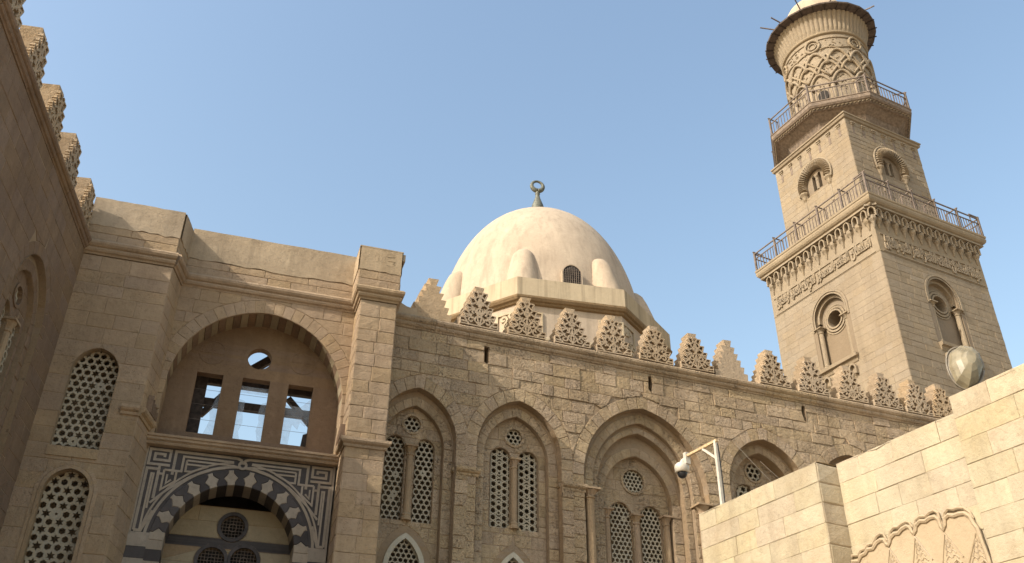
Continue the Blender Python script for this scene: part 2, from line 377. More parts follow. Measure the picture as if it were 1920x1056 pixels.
def grille(face, op, d, pitch, pattern, thick=0.05, hole=0.435):
    mb = MB(); rows = int((op.top-op.zb)/(pitch*0.866))+3
    a0 = op.c
    hx = [(math.cos(math.pi/6*i), math.sin(math.pi/6*i)) for i in range(12)]
    for r in range(-1, rows):
        z = op.zb+(r+0.3)*pitch*0.866
        for q in range(-8, 9):
            x = a0+(q+(0.5 if r % 2 else 0))*pitch
            iv = op.iv(min(max(z, op.zb), op.top))
            if iv is None or x < iv[0]-pitch*.75 or x > iv[1]+pitch*.75 or z > op.top+pitch*.6: continue
            kind = (q-r//2-r) % 3
            outer = []
            for i in range(12):              # pointy-top hexagon cell, corners at odd steps
                a = math.pi/6*i
                rr = pitch/2/math.cos(math.pi/6) if i % 2 else pitch/2
                outer.append((x+rr*math.cos(a), z+rr*math.sin(a)))
            inner = []; jr = RND.uniform(.94, 1.03) if RND.random() > .03 else .4; jx, jz = RND.uniform(-.03, .03)*pitch, RND.uniform(-.03, .03)*pitch
            for i in range(12):
                a = math.pi/6*i
                if pattern == 0 and kind == 0: rr = pitch*min(.545, hole+0.13) if i % 2 else pitch*(hole-0.12)
                elif pattern == 0: rr = pitch*(hole-0.06)/math.cos(math.pi/6)*(1 if i % 2 else math.cos(math.pi/6))
                else: rr = pitch*(hole+0.02) if i % 2 else pitch*(hole-0.02)
                rr *= jr*RND.uniform(.95, 1.05); inner.append((x+jx+rr*math.cos(a), z+jz+rr*math.sin(a)))
            v = [face.p(*p, d) for p in outer]+[face.p(*p, d) for p in inner]+[face.p(*p, d+thick) for p in inner]
            mb.add(v, [(i, (i+1) % 12, 12+(i+1) % 12, 12+i) for i in range(12)]+[(12+i, 12+(i+1) % 12, 24+(i+1) % 12, 24+i) for i in range(12)])
    return mb
def strap_grille(face, op, d, w=0.036, thick=0.06):      # interlaced hexagon-and-lozenge straps
    mb = MB(); H = op.top-op.zb; x0, x1 = op.iv(op.zb); W = x1-x0; P = W*0.98
    def strap(p, q):
        dx, dz = q[0]-p[0], q[1]-p[1]; l = math.hypot(dx, dz); nx, nz = -dz/l*w/2, dx/l*w/2; ex, ez = dx/l*w*.3, dz/l*w*.3
        c4 = [(p[0]-ex+nx, p[1]-ez+nz), (q[0]+ex+nx, q[1]+ez+nz), (q[0]+ex-nx, q[1]+ez-nz), (p[0]-ex-nx, p[1]-ez-nz)]
        dd = d+RND.uniform(0, .006)
        mb.loft([[face.p(*c, dd) for c in c4], [face.p(*c, dd+thick) for c in c4]])
    sp = W/3.7; zc = (op.zb+op.top)/2
    for ang in (0, 60, 120):
        nx, nz = math.cos(rad(ang)), math.sin(rad(ang)); tx, tz = -nz, nx
        for k in range(-24, 25):
            off = (k+.5)*sp; ts = []
            for i in range(-400, 401):
                t = i*.01; x = op.c+nx*off+tx*t; z = zc+nz*off+tz*t
                if op.zb < z < op.top and x0 < x < x1: ts.append(t)
            if len(ts) > 4: strap((op.c+nx*off+tx*ts[0], zc+nz*off+tz*ts[0]), (op.c+nx*off+tx*ts[-1], zc+nz*off+tz*ts[-1]))
    for r_ in range(int((op.top-op.zb)/(sp*1.732))+1):
        cz = op.zb+sp*(.866+1.732*r_); R = sp*.36
        for i in range(6): strap((op.c+R*math.cos(math.pi/3*i), cz+R*math.sin(math.pi/3*i)), (op.c+R*math.cos(math.pi/3*(i+1)), cz+R*math.sin(math.pi/3*(i+1))))
    strap((x0+.02, op.zb+.02), (x1-.02, op.zb+.02))
    return mb
def moulding(mb, face, a0, a1, prof, e0=0.0, e1=0.0):
    # prof: list of (depth, z); e0/e1 mitre the ends with the depth
    rings = [[face.p(a+(e*dd), z, dd) for dd, z in prof] for a, e in ((a0, e0), (a1, e1))]
    mb.loft(rings)
CORNICE = [(0.10, 0.0), (-0.03, 0.0), (-0.05, 0.05), (-0.10, 0.08), (-0.13, 0.14), (-0.11, 0.2), (-0.16, 0.23), (-0.2, 0.29), (-0.21, 0.36), (-0.17, 0.42), (-0.12, 0.44), (0.10, 0.5)]
def cornice_run(th, face, a0, a1, z, prof=CORNICE, seg=2.0, mat=None, name='cornice', e0=0, e1=0, k=1.0):
    n = max(1, int(round((a1-a0)/seg)))
    cuts = [a0+(a1-a0)*i/n+(RND.uniform(-.25, .25)*seg if 0 < i < n else 0) for i in range(n+1)]
    for i in range(n):
        mb = MB(); o = RND.uniform(-.008, .008)
        g0 = 0.006 if i else 0; g1 = 0.006 if i < n-1 else 0
        moulding(mb, face, cuts[i]+g0, cuts[i+1]-g1, [(dd*k+(o if dd < 0 else 0), z+zz*k) for dd, zz in prof], e0 if i == 0 else 0, e1 if i == n-1 else 0)
        mb.build(name, mat or M['facade'], th)

# ------------------------------------------------------------------ the ground
gm = MB(); gm.add([(-900, -900, 0), (900, -900, 0), (900, 900, 0), (-900, 900, 0)], [(0, 1, 2, 3)])
go = gm.build('ground', M['ground']); go['kind'] = 'structure'

# ------------------------------------------------------------------ shared pieces
def stepped_outline(w, h, steps, top, flare=0.03):
    L = []
    for i in range(steps):
        x = w/2-(w/2-top/2)*i/(steps-1); z0 = h*i/steps; z1 = h*(i+1)/steps
        L += [(x-(.05 if 0 < i else 0), z0), (x+.04, z1)]
    return L
def relief_grid(mb, a0, a1, z0, z1, n, m, inside, raised, d0, d1, face=FRONT):
    ca, cz = (a1-a0)/n, (z1-z0)/m
    g = [[(1 if inside(a0+(i+.5)*ca, z0+(j+.5)*cz) else 0)*(2 if raised(a0+(i+.5)*ca, z0+(j+.5)*cz) else 1) for j in range(m)] for i in range(n)]
    val = lambda i, j: g[i][j] if 0 <= i < n and 0 <= j < m else 0
    idx = {}
    def vid(i, j, dd):
        k = (i, j, dd)
        if k not in idx: idx[k] = len(mb.v); mb.v.append(face.p(a0+i*ca, z0+j*cz, dd))
        return idx[k]
    for i in range(n):
        for j in range(m):
            if g[i][j] != 2: continue
            mb.f.append([vid(i, j, d1), vid(i+1, j, d1), vid(i+1, j+1, d1), vid(i, j+1, d1)])
            for di, dj, p, q in ((-1, 0, (0, 0), (0, 1)), (1, 0, (1, 0), (1, 1)), (0, -1, (0, 0), (1, 0)), (0, 1, (0, 1), (1, 1))):
                if val(i+di, j+dj) != 2:
                    mb.f.append([vid(i+p[0], j+p[1], d1), vid(i+q[0], j+q[1], d1), vid(i+q[0], j+q[1], d0), vid(i+p[0], j+p[1], d0)])
def seg_dist(px, pz, ax, az, bx, bz):
    dx, dz = bx-ax, bz-az; t = max(0, min(1, ((px-ax)*dx+(pz-az)*dz)/(dx*dx+dz*dz+1e-9)))
    return math.hypot(px-ax-t*dx, pz-az-t*dz)
def scroll(cx, cz, r, a0, turns, n=14): return [(cx+r*(1-.75*i/n)*math.cos(a0+turns*2*math.pi*i/n), cz+r*(1-.75*i/n)*math.sin(a0+turns*2*math.pi*i/n)) for i in range(n+1)]
MW, MH, MT, NST = 1.38, 1.60, 0.50, 6
merlon_meshes = []
def make_merlon_meshes(variant, carve):
    R = random.Random(31+variant); out = stepped_outline(MW, MH, NST, 0.30)
    poly = [(x, z) for x, z in out]+[(-x, z) for x, z in reversed(out)]
    poly = [(x+R.uniform(-.014, .014), z+R.uniform(-.012, .012)) for x, z in poly]
    body = MB(); n = len(poly)
    v = [(x, -MT/2, z) for x, z in poly]+[(x, MT/2, z) for x, z in poly]
    body.add(v, [list(range(n)), list(range(n, 2*n))]+[(i, (i+1) % n, n+(i+1) % n, n+i) for i in range(n)])
    bmesh_ = mesh_from(body.v, body.f, 'merlon', M['merlon'])
    if not carve: return bmesh_, None
    def half(z):
        if z < 0 or z > MH: return -1
        i = min(NST-1, int(z/MH*NST)); f = z/MH*NST-i
        x0, x1 = out[2*i][0], out[2*i+1][0]; return x0+(x1-x0)*f
    lines = []; st = MH/NST
    for i in range(1, NST):
        zc = st*i; xc = out[2*i][0]
        lines.append([(xc+.02, zc), (max(.0, xc-.17), zc-st*.95)])          # strap running inward and down from each step
        lines.append([(xc-.03, zc), (max(.0, xc-.24), zc+st*.55)])
        if i < 4: lines.append([(xc+.12, zc-st*.5), (xc-.12, zc-st*.62)])
    for k in range(3):
        cz = 0.2+0.33*k+R.uniform(-.04, .04); hw = max(0.12, half(cz)-.2)
        lines.append(scroll(hw*R.uniform(.45, .6), cz, min(.14, hw*.5), R.uniform(0, 6), R.choice([-1, 1])*R.uniform(.6, .9)))
        lines.append([(0.0, cz-.14), (hw*.35, cz+.02), (hw*.2, cz+.16)])
    lines.append([(0.0, .0), (0.07+R.uniform(-.02, .02), .3), (0.0, .62), (0.06, .9), (0.0, 1.2)])
    segs = [(p, q) for l in lines for p, q in zip(l, l[1:])]
    ins = lambda x, z: abs(x) < half(z)-.004
    def rsd(x, z):
        ax = abs(x); h_ = half(z)
        if h_-ax < .05 or z < .05 or (z > st and half(z-.045) < 0): return True
        i = int(z/st)
        if z-st*i > st-.035 and ax > out[min(2*i+2, len(out)-1)][0]-.03: return True
        return min(seg_dist(ax, z, *p, *q) for p, q in segs) < .027
    cv = MB()
    for sgn, fc in ((1, Face((0, -MT/2, 0), (1, 0, 0), (0, 1, 0))),):
        relief_grid(cv, -MW/2, MW/2, 0.005, MH*.86, 64, 66, ins, rsd, 0.004, -0.11, fc)
    return bmesh_, mesh_from(cv.v, cv.f, 'carving', M['merlon'])
MERLONS = [make_merlon_meshes(k, True) for k in range(4)]
PLAIN_MERLON = make_merlon_meshes(9, False)
def put_merlon(th, loc, rz, variant, carve=True, scale=1.0):
    b, c = MERLONS[variant % 4] if variant >= 0 else PLAIN_MERLON
    o = link('merlon', b, th, loc); o.rotation_euler = (RND.uniform(-.015, .015), RND.uniform(-.02, .02), rz+RND.uniform(-.03, .03)); o.scale = (scale, 1, scale*RND.uniform(.97, 1.03))
    if c and carve: link('carving', c, o)
    return o

def column(th, face, a, d, z0, z1, r, mat, name='column'):
    mb = MB(); p = face.p(a, 0, d); h = z1-z0
    prof = [(r*1.5, z0), (r*1.5, z0+.08), (r*1.25, z0+.12), (r*1.35, z0+.17), (r, z0+.22), (r*.95, z1-.34), (r*1.2, z1-.32), (r*1.2, z1-.28), (r*.95, z1-.26)]
    mb.lathe(prof, 12, (p.x, p.y)); o = mb.build(name, mat, th, smooth=False)
    cp = MB(); cp.lathe([(r*.95, z1-.26), (r*1.1, z1-.2), (r*1.6, z1-.1), (r*1.75, z1-.06)], 8, (p.x, p.y))
    cp.box(p.x-r*1.9, p.x+r*1.9, p.y-r*1.9, p.y+r*1.9, z1-.06, z1); cp.build('capital', mat, o)
    return o
def ring_band(mb, face, c, z, r0, r1, d0, d1, n=24):
    for i in range(n):
        a, b = 2*math.pi*i/n, 2*math.pi*(i+1)/n
        P_ = lambda r, t, d: face.p(c+r*math.cos(t), z+r*math.sin(t), d)
        mb.add([P_(r0, a, d0), P_(r0, b, d0), P_(r1, b, d0), P_(r1, a, d0), P_(r0, a, d1), P_(r0, b, d1), P_(r1, b, d1), P_(r1, a, d1)],
               [(0, 1, 2, 3), (0, 1, 5, 4), (2, 3, 7, 6)])
def arch_band(mb, face, arch, t, d0, d1, n=12):
    i_, o_ = arch.outline(n), arch.grow(t).outline(n)
    for k in range(len(i_)-1):
        q = [i_[k], i_[k+1], o_[k+1], o_[k]]
        mb.add([face.p(*p, d0) for p in q]+[face.p(*p, d1) for p in q], [(0, 1, 2, 3), (0, 1, 5, 4), (2, 3, 7, 6)])

def recess(th, bk, face, c, zb, orders, dt, lights, oc, mat, pattern=0, pitch=0.175, zsill=None, light_z=None, light_w=0.6, jambcols=False, mort=None, lower=None, vmat=None):
    """orders: list of (a, zs, apex, d) from the wall plane inward; dt: depth of the back wall; lights: list of centres"""
    mort = mort or M['mortar']; back = MB()
    for i, (a, zs, ap, d) in enumerate(orders):
        A = Arch(c, a, zs, ap-zs, zb); dn = orders[i+1][3] if i+1 < len(orders) else dt
        reveal(back, face, A, d+(0.0 if i else -0.02), dn)
        nxt = [Arch(c, orders[i+1][0], orders[i+1][1], orders[i+1][2]-orders[i+1][1], zb)] if i+1 < len(orders) else []
        if nxt:
            panel(back, face, c-a-.02, c+a+.02, zb, ap, nxt, dn)
            N = nxt[0]; t = min(0.3, a-N.a-.03)
            voussoirs(bk, face, N, t, 13+4*(a > 2), dn, .018, .03, [vmat or mat], name='voussoir')
            zj = courses(zb, N.zs, .42)
            for s_ in (-1, 1):
                x0, x1 = sorted((c+s_*(N.a), c+s_*(a)))
                lay(bk, face, x0, x1, zj, [], mat, d=dn, proud=(.012, .03), wr=(2, 3))
    a, zs, ap, d = orders[-1]
    z0, z1 = light_z
    obs = [Arch(x, light_w/2, z1-light_w*.5, light_w*.52, z0) for x in lights]
    oo = Circ(c+oc[0], oc[1], oc[2]) if oc else None
    allo = obs+([oo] if oo else [])
    low = []
    if lower:
        low = [Arch(c+lower.get('off', 0), lower['a'], lower['zs'], lower['ap']-lower['zs'], lower['zb'])]
    panel(back, face, c-a-.02, c+a+.02, zb, ap, allo+low, dt)
    for o in allo+low: reveal(back, face, o, dt-.03, dt+.16)
    back.build('recess_back', mort, th)
    lay(bk, face, c-a, c+a, courses(zb, ap, .4), [o.grow(.05) if isinstance(o, Circ) else o.grow(.02) for o in allo+[l.grow(.22) for l in low]]+[], mat, d=dt, proud=(.008, .025), back=.03, wr=(.4, .9))
    for o in obs:
        g = strap_grille(face, o, dt+.08) if pattern == 2 else grille(face, o, dt+.08, pitch, 0)
        g.build('window_grille', M['stucco'], th)
    if oo:
        g = grille(face, oo, dt+.05, pitch*.92, 0); g.build('round_grille', M['stucco'], th)
        rb = MB(); ring_band(rb, face, oo.c, oo.z, oo.r*.97, oo.r+.07, dt-.05, dt+.05); rb.build('oculus_rim', mat, th)
    if len(lights) == 2:
        gapw = abs(lights[1]-lights[0])-light_w
        column(th, face, sum(lights)/2, dt-.02, z0, z1-light_w*.45, min(.11, gapw*.36), M['smooth'], 'colonnette')
    if jambcols:
        for s_ in (-1, 1):
            column(th, face, lights[0 if s_ < 0 else -1]+s_*(light_w/2+.16), dt-.06, z0-.6, z1-.3, .11, M['smooth'], 'colonnette')
            column(th, face, c+s_*(orders[1][0]+.22), orders[1][3]-.16, zb, orders[0][1]-.4, .15, M['smooth'], 'jamb_column')
    for l in low:
        fb = MB(); arch_band(fb, face, l.grow(-.13), .15, dt-.035, dt+.1); fb.build('stucco_frame', M['stuccow'], th)
        g = grille(face, l, dt+.1, .16, 0); g.build('window_grille', M['stucco'], th)

# ------------------------------------------------------------------ the long facade with the arched windows
FA = Fr((0, 26.4, 0), 0)
fa = thing('mausoleum_facade', 'long limestone wall with pointed window recesses below a row of carved merlons', 'building', FA)
bk = Bucket(); ZB = 8.4; ZT = 16.62
rec = [(7.2, 1.3, 12.82, 14.52), (10.66, 1.46, 12.86, 14.66), (15.3, 2.36, 12.42, 15.17), (20.25, 1.66, 12.88, 14.8), (24.1, 1.6, 13.0, 14.78), (28.0, 1.6, 13.0, 14.7)]
holes = [Arch(c, a, zs, ap-zs, ZB) for c, a, zs, ap in rec]
slots = [Rect(9.36, 9.53, 15.83, 16.46), Rect(15.62, 15.8, 15.9, 16.5), Rect(22.2, 22.38, 15.9, 16.5)]
core = MB(); panel(core, FRONT, 5.2, 33, ZB, ZT, holes+slots, 0.0)
core.add([(5.2, 0, 0), (33, 0, 0), (33, 0, ZB), (5.2, 0, ZB)], [(0, 1, 2, 3)])
for s_ in slots: reveal(core, FRONT, s_, -.03, .5)
core.build('wall_core', M['mortar'], fa)
body = MB(); body.box(5.2, 33, 2.2, 3.4, 0, ZT+.3); body.box(5.2, 33, .06, 2.2, ZT+.02, ZT+.3)
body.box(33, 33.6, 0, 3.4, 0, ZT+.3); body.box(4.9, 5.2, 0.6, 3.4, 0, ZT+.3); body.box(5.2, 33, 0.05, 2.2, ZB-.4, ZB-.02); body.build('wall_body', M['mortar'], fa)
dk = MB()
for s_ in slots: dk.box(s_.a0-.02, s_.a1+.02, .45, .5, s_.zb-.02, s_.top+.02)
dk.build('slot_dark_sheet', M['interior'], fa)  # dark sheets colour in the shade at the back of each slot
ext = [h.grow(.42, .46) for h in holes]
lay(bk, FRONT, 5.3, 33, courses(ZB, ZT-.02, .385), ext+slots, M['facade'], proud=(.010, .050), wr=(.42, 1.05), wob=.010, jit=.018, bulge=.014, gap=.007)
for i, h in enumerate(holes):
    voussoirs(bk, FRONT, h, .42, 21 if i == 2 else 15, 0, .035, .05, [M['facade']], tz=.46)
    zj = courses(ZB, h.zs, .42)
    for s_ in (-1, 1):
        x0, x1 = sorted((h.c+s_*h.a, h.c+s_*(h.a+.42)))
        lay(bk, FRONT, x0, x1, zj, [], M['facade'], proud=(.015, .045), wr=(2, 3), jit=.015)
recess(fa, bk, FRONT, 7.2, ZB, [(1.3, 12.82, 14.52, 0), (.99, 12.68, 14.02, .28)], .5, [6.68, 7.64], (-.03, 13.46, .28), M['facade'], light_z=(10.34, 13.0), light_w=.62, pitch=.178, lower=dict(a=.62, zs=8.9, ap=9.95, zb=8.45))
recess(fa, bk, FRONT, 10.66, ZB, [(1.46, 12.86, 14.66, 0), (1.12, 12.74, 14.22, .28)], .5, [10.19, 11.15], (.0, 13.56, .29), M['facade'], pattern=2, light_z=(10.5, 13.12), light_w=.7, pitch=.178, lower=dict(a=.6, zs=8.7, ap=9.76, zb=8.45))
recess(fa, bk, FRONT, 15.3, ZB, [(2.36, 12.42, 15.17, 0), (1.9, 12.4, 14.74, .28), (1.66, 12.35, 14.42, .44), (1.3, 12.1, 13.68, .72)], .95, [14.72, 15.86], (-.02, 12.85, .42), M['facade'], light_z=(8.9, 12.02), light_w=.82, pitch=.165, jambcols=True)
recess(fa, bk, FRONT, 20.25, ZB, [(1.66, 12.88, 14.8, 0), (1.28, 12.8, 14.42, .35)], .8, [19.75, 20.75], (-.02, 13.82, .34), M['facade'], light_z=(10.6, 13.3), light_w=.78, pitch=.24)
for c in (24.1, 28.0):
    recess(fa, bk, FRONT, c, ZB, [(1.6, 13.0, 14.78, 0), (1.25, 12.9, 14.35, .35)], .8, [c-.5, c+.5], (0, 13.8, .33), M['facade'], light_z=(10.6, 13.2), light_w=.75, pitch=.24)
flush(bk, fa, FA)
# pilaster caps between the recesses
CAP = [(.06, 0), (-.05, 0), (-.07, .04), (-.06, .08), (-.13, .12), (-.16, .17), (-.16, .25), (-.1, .27), (.06, .3)]
for a0, a1 in ((8.56, 9.26), (12.18, 12.94), (17.72, 18.56), (21.95, 22.48)):
    mb = MB(); moulding(mb, FRONT, a0, a1, [(d, 11.82+z) for d, z in CAP], 0.35, -0.35); mb.build('pilaster_cap', M['facade'], fa)
    for s_, a in ((-1, a0), (1, a1)):
        mb = MB(); fc = Face((a, 0, 0), (0, 1, 0), (-s_, 0, 0)); moulding(mb, fc, 0.07, .26, [(d*.8, 11.82+z) for d, z in CAP]); mb.build('pilaster_cap', M['facade'], fa)
cornice_run(fa, FRONT, 5.3, 32.5, ZT, seg=1.9, mat=M['facade'])
mu = [9.09, 10.87, 12.6, 14.25, 15.96, 17.68, 19.23, 21.08, 22.88, 24.75, 26.45, 28.02, 29.4, 31.0]
for i, u in enumerate(mu):
    put_merlon(fa, (u+.0, .18, ZT+.46), 0, -1 if i == 6 else i*3+1)
put_merlon(fa, (7.42, .16, ZT+.46), 0, -1)
# plastered curved ramp between the pier and the first merlon
mb = MB(); prof = [(5.4, ZT+.4), (5.4, 18.0), (6.05, 17.85), (6.2, 17.6), (6.33, 17.47), (6.55, 17.36), (6.75, 17.33), (6.9, 17.4), (6.95, ZT+.4)]
n = len(prof); mb.add([(x, -.1, z) for x, z in prof]+[(x, .35, z) for x, z in prof], [list(range(n)), list(range(n, 2*n))]+[(i, (i+1) % n, n+(i+1) % n, n+i) for i in range(n)])
mb.build('curved_ramp', M['plaster'], fa)

# ------------------------------------------------------------------ the portal block
PO = Fr((5.5, 24.6, 0), 3.65)
po = thing('portal_building', 'stone entrance block with a tall arched recess over a striped marble arch', 'building', PO)
bk = Bucket()
PL, PR = -0.82, 0.30                      # the pier at its right end
SIDE = Face((PL, 0, 0), (0, 1, 0), (1, 0, 0)); SIDER = Face((PR, 0, 0), (0, 1, 0), (-1, 0, 0))
mb = MB(); mb.box(PL+.002, PR-.002, .002, 1.95, 0, 16.3); mb.build('pier_core', M['joint'], po)
zz = courses(7.6, 11.58, .42)+courses(11.58, 16.2, .42)[1:]
lay(bk, FRONT, PL, PR, zz, [], M['smooth'], proud=(.008, .022), wr=(.4, .75), jit=.018, bulge=.014, gap=.004)
lay(bk, SIDE, 0, 1.05, zz, [], M['smooth'], proud=(.012, .02), wr=(.4, .8))
lay(bk, SIDER, 0, 1.8, zz, [], M['smooth'], proud=(.012, .02), wr=(.4, .8))
# bay at the left end, with its splayed return
BL, BR = -8.95, -6.35
W1 = Arch(-7.68, .58, 12.75, .68, 10.58); W2 = Arch(-7.6, .54, 9.4, .6, 7.0)
mb = MB(); panel(mb, FRONT, BL, BR, 6.0, 16.3, [W1, W2], 0.0)
mb.add([(BL, 0, 0), (BR, 0, 0), (BR, 0, 6), (BL, 0, 6)], [(0, 1, 2, 3)])
for w in (W1, W2): reveal(mb, FRONT, w, -.015, .42)
mb.add([(BR, 0, 0), (-6.02, 1.3, 0), (-6.02, 1.3, 16.3), (BR, 0, 16.3)], [(0, 1, 2, 3)])
mb.box(BL, -6.5, 1.3, 1.6, 0, 16.3); mb.box(BL, -6.38, 0.02, 1.3, 16.2, 16.3); mb.box(BL, -6.5, .01, 1.3, 5.8, 6.0)
mb.build('bay_core', M['joint'], po)
lay(bk, FRONT, BL, BR, courses(7.4, 16.3, .45), [W1.grow(.0), W2.grow(.0), Rect(-7.02, -6.68, 8.85, 9.4)], M['smooth'], proud=(.006, .016), wr=(.6, 1.3), jit=.012, gap=.004)
sl = math.hypot(.33, 1.3); SPL = Face((BR, 0, 0), (.33/sl, 1.3/sl, 0), (-1.3/sl, .33/sl, 0))
lay(bk, SPL, 0, sl, courses(7.4, 16.3, .45), [], M['smooth'], proud=(.006, .018), wr=(.5, .9), gap=.006)
mb = MB(); mb.box(-7.02, -6.68, -.01, .05, 8.85, 9.4); mb.build('notch_patch', M['joint'], po)  # flush patch in the joint colour where the wall has a notch
for w, pt in ((W1, .205), (W2, .235)):
    g = grille(FRONT, w, .22, pt, 0, thick=.06, hole=.41 if w is W1 else .38); g.build('window_grille', M['stucco'], po)
for t_, d_ in ((.10, -.05), (.2, -.03)):
    mb = MB(); arch_band(mb, FRONT, W2.grow(t_-.1 if t_ < .15 else .1), .09, d_, .02); mb.build('window_hood', M['smooth'], po)
mb = MB(); mb.box(-8.3, -7.08, -.05, .3, 10.3, 10.56); mb.build('window_sill', M['smooth'], po)
# upper recess: wall plane, great arch, tympanum with three windows
RD, TD = 1.0, 1.9
BA = Arch(-3.44, 2.5, 13.22, 2.62, 11.5)
mb = MB(); panel(mb, FRONT, -6.42, PL, 11.5, 18.3, [BA.grow(.38)], RD); mb.box(-6.42, PL, TD+.28, TD+.5, 16.2, 18.3); mb.box(-6.42, PL, RD, TD+.5, 18.2, 18.3)
mb.build('recess_wall', M['joint'], po)
voussoirs(bk, FRONT, BA, .40, 29, RD, .02, .05, [M['smooth']], gap=.0015, name='voussoir')
voussoirs(bk, FRONT, BA, .07, 35, RD+.06, .004, TD-RD-.05, [M['pale'], M['red']], name='soffit_voussoir')
for s_ in (-1, 1):
    x0, x1 = sorted((-3.44+s_*2.5, -3.44+s_*2.9))
    lay(bk, FRONT, x0, x1, courses(11.5, 13.22, .43), [], M['smooth'], d=RD, proud=(.015, .025), back=.9, wr=(2, 3))
lay(bk, FRONT, -6.36, PL, courses(11.5, 16.35, .43), [BA.grow(.40, .432)], M['smooth'], d=RD, proud=(.01, .022), wr=(.5, 1.1), jit=.015, gap=.004)
wins = [Rect(-5.19, -4.43, 12.1, 14.02), Rect(-3.86, -3.05, 12.07, 14.03), Rect(-2.49, -1.74, 12.08, 14.02)]
ocu = Circ(-3.46, 14.73, .36)
mb = MB(); panel(mb, FRONT, -6.3, PL+.05, 11.5, 16.3, wins+[ocu], TD); panel(mb, FRONT, -6.3, PL+.05, 11.5, 16.3, wins+[ocu], TD+.3)
for o in wins+[ocu]: reveal(mb, FRONT, o, TD, TD+.3, 24)
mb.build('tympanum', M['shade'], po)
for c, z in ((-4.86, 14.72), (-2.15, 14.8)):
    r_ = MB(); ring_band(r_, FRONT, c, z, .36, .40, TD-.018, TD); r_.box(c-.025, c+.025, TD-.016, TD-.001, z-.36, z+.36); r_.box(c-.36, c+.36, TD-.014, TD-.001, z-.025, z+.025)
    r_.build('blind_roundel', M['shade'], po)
# broken dusty panes in the three windows and the oculus
def jag(pts, amt): return [(x+RND.uniform(-amt, amt), z+RND.uniform(-amt, amt)) for x, z in pts]
def pane(pts, d, mat=None):
    n = len(pts); m_ = MB(); m_.add([(x, d, z) for x, z in pts]+[(x, d+.012, z) for x, z in pts], [list(range(n)), list(range(n, 2*n))]+[(i, (i+1) % n, n+(i+1) % n, n+i) for i in range(n)])
    m_.build('glass_pane', mat or M['glass'], po)
for w in wins:
    a0, a1, z0, z1 = w.a0, w.a1, w.zb, w.top; wd = a1-a0
    if w is wins[0]:
        pane([(a0+.45, z0), (a1, z0), (a1, z1-.3)]+jag([(a1-.12, z0+1.3), (a1-.2, z0+.8), (a1-.13, z0+.55), (a1-.22, z0+.3)], .04), TD+.2)
    elif w is wins[1]:
        pane([(a0, z0), (a0, z1-.62)]+jag([(a0+.2, z1-.66), (a0+.16, z0+.9), (a0+.22, z0+.6), (a0+.15, z0+.3)], .03)+[(a0+.2, z0)], TD+.2)
        pane([(a1, z0), (a1, z1-.62)]+jag([(a1-.16, z1-.66), (a1-.2, z0+1.0), (a1-.12, z0+.7), (a1-.18, z0+.4)], .03)+[(a1-.1, z0)], TD+.2)
        pane([(a0, z1-.18), (a1, z1-.18), (a1, z1-.4), (a0, z1-.4)], TD+.2)
    else:
        pane([(a0, z0), (a0, z1-.6), (a0+.45, z1-.62), (a1, z1-.3), (a1, z0+.85)]+jag([(a1-.1, z0+.7), (a1-.22, z0+.8), (a1-.3, z0+.6), (a0+.3, z0+.7), (a0+.24, z0+.35)], .03)+[(a0+.22, z0)], TD+.2)
        pane([(a1, z0), (a1, z0+.5), (a1-.12, z0+.45), (a1-.16, z0)], TD+.19, M['wood'])
    for k in range(1, 4):
        b_ = MB(); zq = z0+(z1-z0)*k/4+.03; b_.box(a0, a1, TD+.215, TD+.222, zq, zq+.008); b_.build('glazing_bar', M['rail'], po)
# timber beams standing behind the tympanum
for a, b, w in (((-6, 2.7, 13.42), (-1.2, 2.7, 13.42), .24), ((-6, 2.75, 14.15), (-1.2, 2.75, 14.15), .2), ((-4.9, 2.72, 13.0), (-4.2, 2.72, 13.95), .16), ((-2.4, 2.72, 13.9), (-1.6, 2.72, 13.1), .16), ((-3.9, 2.9, 14.55), (-3.0, 2.9, 15.35), .24)):
    b_ = MB(); b_.bar(a, b, .2, w); b_.build('roof_beam', M['wood'], po)
b_ = MB(); b_.box(-6.4, -4.86, 2.45, 2.55, 11.5, 16.2); b_.build('dark_shutter', M['wood'], po)
# moulding under the tympanum and its returns
SILL = [(.2, 0), (-.02, 0), (-.05, .05), (-.03, .08), (-.1, .12), (-.1, .18), (-.14, .2), (-.15, .26), (.2, .28)]
def run(face, a0, a1, z, prof, mat, name, e0=0, e1=0):
    m_ = MB(); moulding(m_, face, a0, a1, [(d, z+q) for d, q in prof], e0, e1); m_.build(name, mat, po)
run(Face((0, RD+.02, 0)), -6.1, PL, 11.3, SILL, M['smooth'], 'sill_moulding')
mb = MB(); mb.box(-6.2, PL+.02, RD+.1, TD+.02, 11.42, 11.52); mb.build('ledge', M['smooth'], po)
run(SIDE, -.02, RD, 11.5, CAP, M['smooth'], 'pier_cap', 1, 0); run(FRONT, PL, PR, 11.5, CAP, M['smooth'], 'pier_cap', 1, -1)
run(SPL, -.02, sl-.2, 11.62, CAP, M['smooth'], 'bay_cap')
run(FRONT, BR-.45, BR, 11.62, CAP, M['smooth'], 'bay_cap')
for k in range(5):
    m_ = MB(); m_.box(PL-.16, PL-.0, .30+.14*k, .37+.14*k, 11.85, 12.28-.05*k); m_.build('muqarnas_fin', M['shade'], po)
    m_ = MB(); q = SPL.p(.45+.15*k, 0, -.09); m_.box(q.x-.08, q.x+.06, q.y-.035, q.y+.035, 11.93, 12.42-.06*k); m_.build('muqarnas_fin', M['shade'], po)
